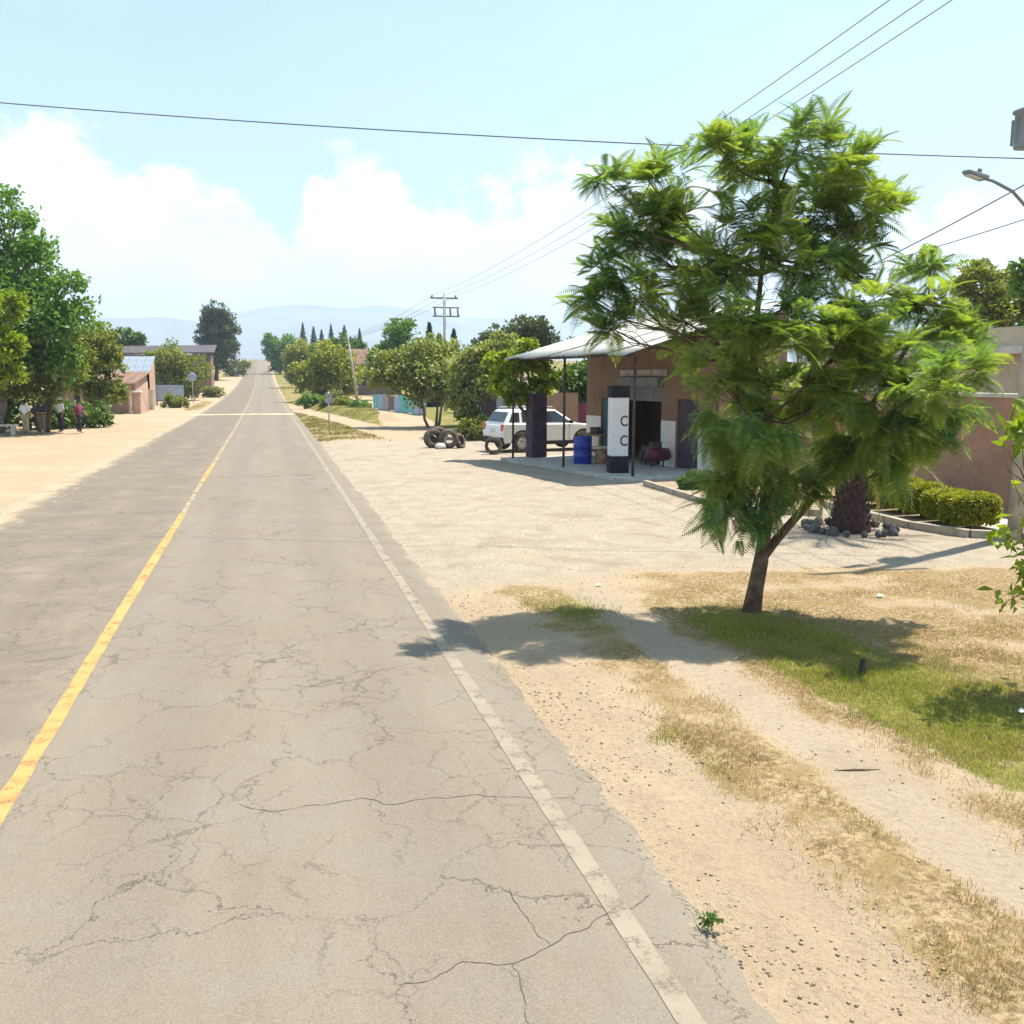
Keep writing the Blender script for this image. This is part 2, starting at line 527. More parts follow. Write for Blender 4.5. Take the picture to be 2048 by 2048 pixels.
a = nb.mix(nb.math('MULTIPLY', rough_f, .6), a, (.15, .125, .095))
en = nb.math('ADD', nb.math('MULTIPLY', nb.math('SUBTRACT', n_mid, .5), 1.4), nb.math('MULTIPLY', nb.math('SUBTRACT', n_fin, .5), .9))
a = nb.mix(nb.step(nb.math('ADD', sp.outputs[0], en), .38, .75), a, (.37, .29, .2))


def cracks(scale, width, seed, lo, hi, mscale):
    ad = n.new('ShaderNodeVectorMath'); ad.operation = 'ADD'; ad.inputs[1].default_value = (seed, seed * 1.7, 0)
    l.new(P, ad.inputs[0])
    wn_ = n.new('ShaderNodeTexNoise'); wn_.inputs['Scale'].default_value = scale * 1.6; wn_.inputs['Detail'].default_value = 6
    wn_.inputs['Roughness'].default_value = .68
    l.new(ad.outputs[0], wn_.inputs['Vector'])
    sc = n.new('ShaderNodeVectorMath'); sc.operation = 'SCALE'; sc.inputs['Scale'].default_value = .95 / scale
    l.new(wn_.outputs['Color'], sc.inputs[0])
    a2 = n.new('ShaderNodeVectorMath'); a2.operation = 'ADD'; l.new(ad.outputs[0], a2.inputs[0]); l.new(sc.outputs[0], a2.inputs[1])
    fl = n.new('ShaderNodeVectorMath'); fl.operation = 'MULTIPLY'; fl.inputs[1].default_value = (1, .8, 0); l.new(a2.outputs[0], fl.inputs[0])
    v = n.new('ShaderNodeTexVoronoi'); v.feature = 'DISTANCE_TO_EDGE'; v.inputs['Scale'].default_value = scale
    l.new(fl.outputs[0], v.inputs['Vector'])
    line = nb.math('SUBTRACT', 1.0, nb.step(v.outputs['Distance'], width * .3, width))
    msk = nb.step(nb.noise(ad.outputs[0], mscale, 4, .6), lo, hi)
    return nb.math('MULTIPLY', line, msk)


c1 = cracks(.8, .0056, 3.3, .34, .52, .8)
c2 = cracks(2.6, .013, 11.1, .45, .58, .5)
ck = nb.math('MAXIMUM', c1, nb.math('MULTIPLY', c2, .7))
a = nb.mix(nb.math('MULTIPLY', ck, .58), a, (.05, .042, .033))
l.new(a, p.inputs['Base Color']); p.inputs['Roughness'].default_value = .9; p.inputs['Specular IOR Level'].default_value = .2
h = nb.math('SUBTRACT', nb.math('MULTIPLY', n_grit, .35), ck)
l.new(nb.bump(h, .5, .012), p.inputs['Normal'])


def paint_mat(name, col, wear_lo, wear_hi, far=None):
    """road paint with worn-through holes"""
    m, n, l, p = new_mat(name); nb = NB(m)
    P = nb.pos()
    w = nb.math('ADD', nb.math('MULTIPLY', nb.noise(P, 6, 6, .7), .65), nb.math('MULTIPLY', nb.noise(P, 55, 4, .7), .35))
    c = nb.mix(nb.step(nb.noise(P, 3, 5, .6), .3, .7), tuple(x * .85 for x in col), col)
    l.new(c, p.inputs['Base Color']); p.inputs['Roughness'].default_value = .8
    l.new(nb.bump(nb.noise(P, 130, 3, .7), .3, .005), p.inputs['Normal'])
    f = nb.step(w, wear_lo, wear_hi)
    if far:
        s = n.new('ShaderNodeSeparateXYZ'); l.new(P, s.inputs[0])
        k = nb.math('MULTIPLY', nb.step(s.outputs['Y'], far[0], far[1]), far[2])
        f = nb.math('SUBTRACT', f, k, clamp=True)
    l.new(f, p.inputs['Alpha'])
    return m


M['line_white'] = paint_mat('line_white', (.265, .228, .172), .3, .5)
M['line_yellow'] = paint_mat('line_yellow', (.53, .275, .09), .31, .5, far=(16, 20, .0))
M['line_pale'] = paint_mat('line_pale', (.36, .29, .18), .4, .52)
M['line_faint'] = paint_mat('line_faint', (.34, .29, .22), .48, .6)

# ---------------------------------------------------------------- ground
def seg_dist(X, Y, pts):
    d = np.full(X.shape, 1e9)
    for (x0, y0), (x1, y1) in zip(pts[:-1], pts[1:]):
        vx, vy = x1 - x0, y1 - y0
        t = np.clip(((X - x0) * vx + (Y - y0) * vy) / (vx * vx + vy * vy), 0, 1)
        d = np.minimum(d, np.hypot(X - x0 - t * vx, Y - y0 - t * vy))
    return d


PATH1 = [(1.2, 105), (2.7, 85), (4.3, 68.5), (5.3, 57), (5.9, 47), (6.4, 41)]
PATH2 = [(11.5, 127), (10.2, 86), (8.8, 63), (6.9, 45)]


def cover(X, Y):
    """soft amounts of dry grass, green grass and gravel at a place"""
    n1 = fbm(X * .5, Y * .5, 4, 3); n2 = fbm(X * 1.6, Y * 1.6, 4, 9)
    Xw = X + (n2 - .5) * .5
    Yw = Y + (n1 - .5) * 2.2
    right = sm(2.0, 2.2, X)
    near = right * sm(12.6, 11.6, Yw)
    dry = near * (sm(2.7, 3.2, Xw) * sm(3.85, 3.55, Xw) * np.clip(.55 + .45 * sm(.35, .6, n2), 0, 1) + sm(4.2, 4.6, Xw) * (.35 + .65 * sm(.3, .6, n2 * .6 + n1 * .4)))
    green = near * sm(4.5, 4.8, Xw) * (.95 * np.exp(-(((X - 5.35) / .9) ** 2 + ((Y - 7.3) / 1.7) ** 2)) + .45 * np.exp(-(((X - 5.2) / 1.0) ** 2 + ((Y - 9.2) / 1.2) ** 2)) + .5 * np.exp(-(((X - 5.0) / .4) ** 2 + ((Y - 5.9) / 1.6) ** 2)) + .4 * np.exp(-(((X - 6.6) / 1.0) ** 2 + ((Y - 6.3) / 1.1) ** 2)))
    green = green + near * .45 * sm(2.8, 2.95, Xw) * sm(3.3, 3.1, Xw) * sm(.5, .7, n2)
    green = green + near * .6 * np.exp(-(((X - 3.5) / .5) ** 2 + ((Y - 10.6) / .9) ** 2)) + near * .5 * np.exp(-(((X - 4.9) / .5) ** 2 + ((Y - 9.4) / .9) ** 2))
    grav = np.maximum(right * sm(11.8, 12.8, Yw) * sm(46, 40, Yw), .5 * near * sm(3.6, 3.8, Xw) * sm(4.4, 4.2, Xw))
    lot = right * sm(12, 13, Yw) * sm(44, 40, Yw)
    dry = dry + lot * (.36 * np.exp(-(((X - 4.2) / 1.0) ** 2 + ((Y - 14.3) / .8) ** 2)) + .42 * np.exp(-(((X - 6.3) / 1.3) ** 2 + ((Y - 12.9) / .7) ** 2)) + .3 * np.exp(-(((X - 6) / 2) ** 2 + ((Y - 17) / 1) ** 2)))
    dry = dry + lot * sm(11.2, 12.6, Xw) * .5 * sm(8, 9, X)
    bed = lot * sm(9.4, 9.7, X) * sm(17.0, 18.5, Y) * sm(24.5, 23.5, Y)
    dry = dry + .5 * bed; green = green + .35 * bed * n2
    far = right * sm(41, 46, Yw)
    bare = np.maximum(sm(1.15, .75, seg_dist(X, Y, PATH1)), sm(2.0, 1.3, seg_dist(X, Y, PATH2)))
    dry = np.maximum(dry, far * (1 - bare)); green = np.maximum(green, far * (.35 + .5 * sm(.4, .55, n1)) * (1 - bare))
    left = sm(-5.5, -5.9, X)
    lf = left * np.maximum(sm(-12.5, -14.5, Xw), sm(-7.6, -6.8, X) * sm(84, 88, Y) * sm(118, 112, Y))
    lf = np.maximum(lf, left * sm(115, 130, Y) * sm(-9, -11, X))
    lf = np.maximum(lf, left * np.exp(-(((X + 12) / 1.2) ** 2 + ((Y - 80) / 5) ** 2)))
    lf = np.maximum(lf, left * .55 * np.exp(-(((X + 11.2) / 2.5) ** 2 + ((Y - 49.5) / 1.0) ** 2)))
    dry = dry + lf * .8; green = green + lf * .65 * sm(.45, .6, n1)
    hi = sm(140, 220, Y) * (np.abs(X + 2) > 8)
    dry = np.maximum(dry, hi * .7); green = np.maximum(green, hi * .6 * sm(.4, .6, n1))
    return np.clip(dry, 0, 1), np.clip(green, 0, 1), np.clip(grav, 0, 1)


RUT1 = [(2.3, 15.5), (3.3, 18.5), (5.2, 22), (7.0, 26)]
RUT2 = [(2.3, 13.4), (4.2, 17.6), (6.4, 21.4), (8.4, 25.4)]


def ground_z(X, Y):
    z = tz(Y) + (fbm(X * .35, Y * .35, 4, 5) - .5) * .07
    road = sm(-6.3, -5.2, X - road_x(Y)) * sm(2.75, 2.1, X - road_x(Y))
    z = z * 1.0 - .05 * road
    d, g, b = cover(X, Y)
    z = z + .03 * np.clip(d + g, 0, 1) * sm(2.3, 3.0, X) + (fbm(X * 4, Y * 4, 3, 8) - .5) * .018 * (1 - road)
    rut = np.exp(-((X - 2.62 - .1 * np.sin(Y * .5)) / .11) ** 2) + np.exp(-((seg_dist(X, Y, RUT1)) / .13) ** 2) + np.exp(-((seg_dist(X, Y, RUT2)) / .13) ** 2)
    px_ = np.interp(Y, [41, 47, 57, 68.5, 85, 105], [6.4, 5.9, 5.3, 4.3, 2.7, 1.2])
    bank = sm(44, 50, Y) * sm(112, 100, Y) * sm(.8, 2.0, X - px_) * sm(9.0, 7.6, X + (Y < 62) * 2.0) * sm(2.2, 3.2, X)
    z = z + .45 * bank
    return z - .012 - .022 * np.clip(rut, 0, 1) * sm(2.3, 2.5, X)


def cat(*a): return np.unique(np.concatenate(a))


xs = cat(np.linspace(-7000, -200, 26), np.linspace(-200, -40, 33), np.linspace(-40, -8, 49), np.linspace(-8, 1.6, 33), np.linspace(1.6, 9, 76), np.linspace(9, 18, 46), np.linspace(18, 60, 43), np.linspace(60, 200, 29), np.linspace(200, 7000, 26))
ys = cat(np.linspace(-400, -5, 18), np.linspace(-5, 2.5, 16), np.linspace(2.5, 16, 136), np.linspace(16, 34, 91), np.linspace(34, 140, 160), np.linspace(140, 440, 101), np.linspace(440, 1200, 30), np.linspace(1200, 8000, 30))
GX, GY = np.meshgrid(xs, ys)
GZ = ground_z(GX, GY)
nx, ny = len(xs), len(ys)
idx = np.arange(nx * ny).reshape(ny, nx)
Fq = np.stack([idx[:-1, :-1], idx[:-1, 1:], idx[1:, 1:], idx[1:, :-1]], -1).reshape(-1, 4)
me = npmesh('ground', np.stack([GX, GY, GZ], -1).reshape(-1, 3), Fq, smooth=True)
d_, g_, b_ = cover(GX, GY)
point_color(me, 'cover', np.stack([d_, g_, b_, np.ones_like(d_)], -1).reshape(-1, 4))
ground = tag(link('ground', me, M['ground']), 'pale dry earth and gravel with strips of dry grass', None, None, 'structure')

# ---------------------------------------------------------------- road
ry = cat(np.linspace(-12, 2, 20), np.linspace(2, 30, 190), np.linspace(30, 120, 150), np.linspace(120, 430, 120))
LX = -5.75 + .55 * (fbm(ry * .45, ry * 0, 4, 21) - .5) + .35 * (vnoise(ry * 2.5, ry * 0, 22) - .5)
RX = 2.16 + .14 * (fbm(ry * .9, ry * 0 + 5, 4, 31) - .5) + .07 * (vnoise(ry * 6, ry * 0, 32) - .5)
ncol = 40
u = np.linspace(0, 1, ncol)
RXX = LX[:, None] * (1 - u) + RX[:, None] * u
RYY = np.repeat(ry[:, None], ncol, 1)
crown = .02 * (1 - ((RXX + 1.75) / 4) ** 2)
RZZ = tz(RYY) + crown + .008 * (fbm(RXX * .8, RYY * .8, 3, 41) - .5)
RZZ[:, 0] -= .06; RZZ[:, -1] -= .05
RZ_at = lambda x, y: float(tz(y)) + .02 * (1 - ((x + 1.75) / 4) ** 2)
V = np.stack([RXX + road_x(RYY), RYY, RZZ], -1).reshape(-1, 3)
idx = np.arange(len(ry) * ncol).reshape(len(ry), ncol)
Fq = np.stack([idx[:-1, :-1], idx[:-1, 1:], idx[1:, 1:], idx[1:, :-1]], -1).reshape(-1, 4)
me = npmesh('road', V, Fq, smooth=True)
dust = np.maximum(sm(-4.3, -5.7, RXX), .42 * sm(1.82, 2.12, RXX)) + .22 * np.exp(-((RXX + .9) / .5) ** 2) * sm(9, 4, RYY)
rough = sm(-1.5, -2.2, RXX)
point_color(me, 'dust', np.stack([dust, rough, dust * 0, dust * 0 + 1], -1).reshape(-1, 4))
road = tag(link('road', me, M['asphalt']), 'worn grey two lane asphalt road running straight uphill', None, None, 'structure')


def strip(name, xc, w, y0, y1, mat, lift=.004, jit=.01, step=.25, parent=None):
    yy = np.arange(y0, y1 + step, step)
    wob = .02 * (vnoise(yy * .15, yy * 0, 3) - .5)
    xl = xc - w / 2 + jit * (vnoise(yy * 7, yy * 0, 5) - .5) * 2 + wob
    xr = xc + w / 2 + jit * (vnoise(yy * 7, yy * 0 + 9, 6) - .5) * 2 + wob
    V = []
    for k in range(2):
        x = (xl, xr)[k]
        V.append(np.stack([x + road_x(yy), yy, tz(yy) + .02 * (1 - ((x + 1.75) / 4) ** 2) + .008 * (fbm(x * .8, yy * .8, 3, 41) - .5) + lift], -1))
    V = np.stack(V, 1).reshape(-1, 3)
    i = np.arange(len(yy) - 1) * 2
    F = np.stack([i, i + 1, i + 3, i + 2], -1)
    return link(name, npmesh(name, V, F), mat, parent or road)


strip('centre_line', -1.775, .13, -10, 20.5, M['line_yellow'])
strip('centre_line', -1.775, .1, 20.6, 26.6, M['line_pale'])
strip('centre_line', -1.775, .12, 26.7, 31.5, M['line_yellow'])
strip('centre_line', -1.775, .12, 31.6, 300, M['line_pale'], step=.5)
strip('edge_line', 1.70, .125, -10, 330, M['line_white'], jit=.004)
strip('edge_line', -4.76, .12, 8, 70, M['line_faint'])

# speed bump far along the road
yy = np.linspace(-.28, .28, 9); xx = np.linspace(-5.5, 1.95, 26)
XX, YY = np.meshgrid(xx, yy)
ZZ = .075 * np.cos(YY / .28 * math.pi / 2) ** .8 + float(tz(75)) + .005
me = npmesh('speed_bump', np.stack([XX + float(road_x(75)), YY + 75, ZZ], -1).reshape(-1, 3),
            np.stack([(a := np.arange(len(xx) * len(yy)).reshape(len(yy), len(xx)))[:-1, :-1], a[:-1, 1:], a[1:, 1:], a[1:, :-1]], -1).reshape(-1, 4), True)
M['bump_paint'] = simple('bump_paint', (.46, .41, .27), .9, .25, 1.5, bump=.1, dirt=(.28, .25, .2), dscale=2)
link('speed_bump', me, M['bump_paint'], road)

# the main open cracks, as thin dark strips lying in the asphalt
rnd = random.Random(11)
CV, CF = [], []


def crack_strip(pts, w):
    pts = np.asarray(pts)
    b = len(CV)
    for i, q in enumerate(pts):
        d = pts[min(i + 1, len(pts) - 1)] - pts[max(i - 1, 0)]
        nn = np.array([-d[1], d[0]]); nn = nn / (np.linalg.norm(nn) + 1e-9)
        ww = w * rnd.uniform(.35, 1.2) * (.25 if i in (0, len(pts) - 1) else 1)
        for s in (-1, 1):
            x, y = q + nn * s * ww / 2
            CV.append((x, y, RZ_at(x, y) + .008 * (float(fbm(np.array(x * .8), np.array(y * .8), 3, 41)) - .5) + .0022))
    for i in range(len(pts) - 1):
        CF.append((b + 2 * i, b + 2 * i + 1, b + 2 * i + 3, b + 2 * i + 2))


def walk(x, y, ang, length, w, depth=0):
    pts = [(x, y)]; s = .035; t = 0; a = ang
    while t < length:
        a += rnd.gauss(0, .38); a += (ang - a) * .18
        x += s * math.cos(a); y += s * math.sin(a); t += s
        if not -5.2 < x < 2.12: break
        pts.append((x, y))
        if depth < 2 and rnd.random() < .035:
            walk(x, y, a + rnd.choice((-1, 1)) * rnd.uniform(.7, 1.5), length * rnd.uniform(.2, .45), w * .75, depth + 1)
    if len(pts) > 3: crack_strip(pts, w)


for y, x0, L in [(6.2, -.3, 2.4), (4.05, .5, 1.6), (8.6, .1, 1.4), (13.2, .2, 1.9), (10.5, -4.2, 2.2), (17.5, -4.3, 2.5)]:
    walk(x0, y, rnd.uniform(-.2, .25), L, .006, 1)
me = bpy.data.meshes.new('cracks'); me.from_pydata(CV, [], CF); me.update()
M['crack'] = simple('crack', (.075, .06, .045), 1, .3, 5, bump=0)
tag(link('cracks', me, M['crack'], road), 'fine open cracks in the asphalt', None, None, 'stuff')

# ---------------------------------------------------------------- loose gravel and grass
def scatter(n, x0, x1, y0, y1, fn):
    X = RNG.uniform(x0, x1, n); Y = RNG.uniform(y0, y1, n)
    keep = RNG.random(n) < fn(X, Y)
    return X[keep], Y[keep]


def stones(name, X, Y, r0, r1, mat, label):
    base = np.array([(1, 0, 0), (-1, 0, 0), (0, 1, 0), (0, -1, 0), (0, 0, .7), (0, 0, -.6)], float)
    F0 = np.array([(0, 2, 4), (2, 1, 4), (1, 3, 4), (3, 0, 4), (2, 0, 5), (1, 2, 5), (3, 1, 5), (0, 3, 5)])
    n = len(X)
    r = r0 + (r1 - r0) * RNG.random(n) ** 3
    t = RNG.uniform(0, 6.28, n)
    V = base[None] * (r[:, None, None] * RNG.uniform(.6, 1.2, (n, 6, 1)))
    c, s = np.cos(t)[:, None], np.sin(t)[:, None]
    V = np.stack([V[..., 0] * c - V[..., 1] * s, V[..., 0] * s + V[..., 1] * c, V[..., 2]], -1)
    z = ground_z(X, Y)
    inroad = (X > -5.4) & (X < 2.2)
    z = np.where(inroad, tz(Y) + .02, z)
    V += np.stack([X, Y, z + r * .25], -1)[:, None]
    F = F0[None] + (np.arange(n) * 6)[:, None, None]
    o = link(name, npmesh(name, V.reshape(-1, 3), F.reshape(-1, 3)), mat)
    return tag(o, label, None, None, 'stuff')


M['pebble'] = leaf_mat('pebble', (.2, .15, .105), (.46, .375, .27), .0)
X1, Y1 = scatter(5200, 2.15, 3.1, 3.3, 12, lambda X, Y: .12 + .5 * sm(.52, .66, fbm(X * .8, Y * .8, 3, 77)))
X2, Y2 = scatter(9000, 2.2, 10, 11, 26, lambda X, Y: .2 + .5 * sm(.45, .6, fbm(X * .7, Y * .7, 3, 78)))
X3, Y3 = scatter(900, 3.5, 4.6, 3.5, 12, lambda X, Y: .35 + X * 0)
X4, Y4 = scatter(500, 2.05, 2.4, 3.3, 9, lambda X, Y: .7 + X * 0)
stones('pebbles', np.concatenate([X1, X2, X3, X4]), np.concatenate([Y1, Y2, Y3, Y4]), .003, .016, M['pebble'], 'loose pebbles scattered over the roadside dirt')


def blades(name, X, Y, h0, h1, w, mat, label, lean=.5):
    n = len(X)
    h = RNG.uniform(h0, h1, n); t = RNG.uniform(0, 6.28, n); le = RNG.normal(0, lean, n); t2 = RNG.uniform(0, 6.28, n)
    z = ground_z(X, Y) - .004
    B = np.stack([X, Y, z], -1)
    side = np.stack([np.cos(t), np.sin(t), 0 * t], -1) * (w * RNG.uniform(.6, 1.3, n))[:, None]
    bend = np.stack([np.cos(t2), np.sin(t2), 0 * t], -1) * (h * le)[:, None]
    up = np.stack([0 * t, 0 * t, h], -1)
    mid = B + bend * .3 + up * .55
    V = np.stack([B - side, B + side, mid + side * .7, mid - side * .7, B + bend + up * .92], 1)
    k = (np.arange(n) * 5)[:, None]
    F = np.concatenate([k + np.array([0, 1, 2]), k + np.array([0, 2, 3]), k + np.array([3, 2, 4])])
    o = link(name, npmesh(name, V.reshape(-1, 3), F), mat)
    return tag(o, label, None, None, 'stuff')


def clumpy(X, Y, s): return sm(.38, .62, fbm(X * 3, Y * 3, 3, s))


X1, Y1 = scatter(480000, 2.5, 9.5, 3.2, 12.8, lambda X, Y: np.clip(cover(X, Y)[0] - .06, 0, 1) * (.12 + .88 * clumpy(X, Y, 51)) * sm(14, 6, Y) * .85)
X2, Y2 = scatter(40000, 9, 14.5, 10, 24, lambda X, Y: np.clip(cover(X, Y)[0] - .2, 0, 1) * clumpy(X, Y, 52) * .6)
blades('dry_grass', np.concatenate([X1, X2]), np.concatenate([Y1, Y2]), .012, .05, .0022, M['grass_dry'], 'short dry yellowed grass on the roadside verge', .8)
X1, Y1 = scatter(260000, 2.6, 8.5, 3.2, 12.5, lambda X, Y: np.clip(cover(X, Y)[1] - .1, 0, 1) * (.35 + .65 * clumpy(X, Y, 53)))
blades('green_grass', X1, Y1, .02, .075, .003, M['grass_green'], 'green grass growing on the verge beside the path', .7)
X1, Y1 = scatter(60000, 1.9, 9.0, 41, 90, lambda X, Y: np.clip(cover(X, Y)[0] + cover(X, Y)[1] - .3, 0, 1) * clumpy(X * .3, Y * .3, 54) * .6)
X2, Y2 = scatter(30000, -14, -6.2, 46, 118, lambda X, Y: np.clip(cover(X, Y)[0] + cover(X, Y)[1] - .3, 0, 1) * clumpy(X * .3, Y * .3, 55) * .7)
blades('far_grass', np.concatenate([X1, X2]), np.concatenate([Y1, Y2]), .05, .16, .012, M['grass_olive'], 'rough dry grass on the banks further along the road', .6)


# ---------------------------------------------------------------- trees
def rand_dirs(n, rng):
    v = rng.normal(size=(n, 3)); return v / np.linalg.norm(v, axis=1)[:, None]


def leaf_quads(Pos, L, W, rng, up=.35, out=None, droop=0.):
    """one folded diamond leaf per position"""
    n = len(Pos)
    ax = rand_dirs(n, rng)
    if out is not None: ax = ax + out * .7
    ax[:, 2] -= droop
    ax /= np.linalg.norm(ax, axis=1)[:, None]
    nr = rand_dirs(n, rng); nr[:, 2] = np.abs(nr[:, 2]) + up
    sd = np.cross(nr, ax); sd /= np.linalg.norm(sd, axis=1)[:, None] + 1e-9
    nn = np.cross(ax, sd)
    l = (L * rng.uniform(.65, 1.25, n))[:, None]; w = (W * rng.uniform(.7, 1.2, n))[:, None]
    V = np.stack([Pos, Pos + ax * l * .45 + sd * w + nn * w * .35, Pos + ax * l - nn * l * .12, Pos + ax * l * .45 - sd * w + nn * w * .35], 1)
    k = (np.arange(n) * 4)[:, None]
    F = np.concatenate([k + np.array([0, 1, 2]), k + np.array([0, 2, 3])])
    return V.reshape(-1, 3), F


def clump_points(clumps, n, rng, sub=9, spread=.3, squash=.8):
    """positions gathered in small bunches on and in each clump"""
    w = np.array([c[3] ** 2 for c in clumps]); w = w / w.sum()
    P, O = [], []
    for c, wi in zip(clumps, w):
        ni = max(8, int(n * wi)); k = max(3, int(sub * (1 + c[3] * .4)))
        ctr = np.array(c[:3])
        sd = rand_dirs(k, rng); sr = c[3] * rng.uniform(.35, 1.0, k) ** .6
        S = sd * sr[:, None]; S[:, 2] *= squash
        size = rng.uniform(.5, 1.3, k)
        j = rng.choice(k, ni, p=size ** 2 / (size ** 2).sum())
        off = np.clip(rng.normal(size=(ni, 3)), -1.7, 1.7) * (spread * c[3] * size[j])[:, None]; off[:, 2] *= .75
        p = S[j] + off
        P.append(ctr + p); O.append(p / (np.linalg.norm(p, axis=1)[:, None] + 1e-6))
    return np.concatenate(P), np.concatenate(O)


def bend_path(a, b, rng, k=5, wob=.08, rise=.15):
    a, b = np.asarray(a, float), np.asarray(b, float)
    L = np.linalg.norm(b - a)
    t = np.linspace(0, 1, k)[:, None]
    p = a * (1 - t) + b * t
    p[:, 2] += np.sin(t[:, 0] * math.pi) * L * rise * -.4
    p[1:-1] += rng.normal(size=(k - 2, 3)) * L * wob * .5
    return p


def broad_tree(name, label, base, clumps, leaf, n, L, W, tr, bark='bark', seed=1, group=None, split=.45, sub=13, spread=.23, stems=1, cat='tree', squash=.8, core=True):
    rng = np.random.default_rng(seed)
    root = empty(name, base, 0, label, cat, group)
    ctr = np.mean([c[:3] for c in clumps], 0)
    zlow = min(c[2] - c[3] * .4 for c in clumps)
    zs = max(.5, min(zlow + .1, ctr[2] * split))
    a = Acc()
    for s in range(stems):
        ox, oy = (rng.normal(size=2) * tr * (2.0 if stems > 1 else 0))
        top = np.array([ctr[0] * .25 + ox, ctr[1] * .25 + oy, zs])
        pts = bend_path((ox * .4, oy * .4, -.15), top, rng, 5, .04)
        a.tube(pts, np.linspace(tr * 1.25, tr * .8, 5) / math.sqrt(stems), 9)
        for c in clumps[s::stems] if stems > 1 else clumps:
            e = np.array(c[:3])
            p = bend_path(top, e, rng, 6, .1)
            a.tube(p, np.linspace(tr * .55, tr * .12, 6) / math.sqrt(stems), 6)
            for q in range(4):
                t = e + rand_dirs(1, rng)[0] * c[3] * .85
                a.tube(bend_path(p[rng.integers(3, 6)], t, rng, 4, .1), np.linspace(tr * .2, tr * .05, 4), 5)
    a.build('trunk', M[bark], root)
    P, O = clump_points(clumps, n, rng, sub, spread, squash)
    V, F = leaf_quads(P, L, W, rng, out=O)
    link('crown', npmesh('crown', V, F), M[leaf], root)
    return root


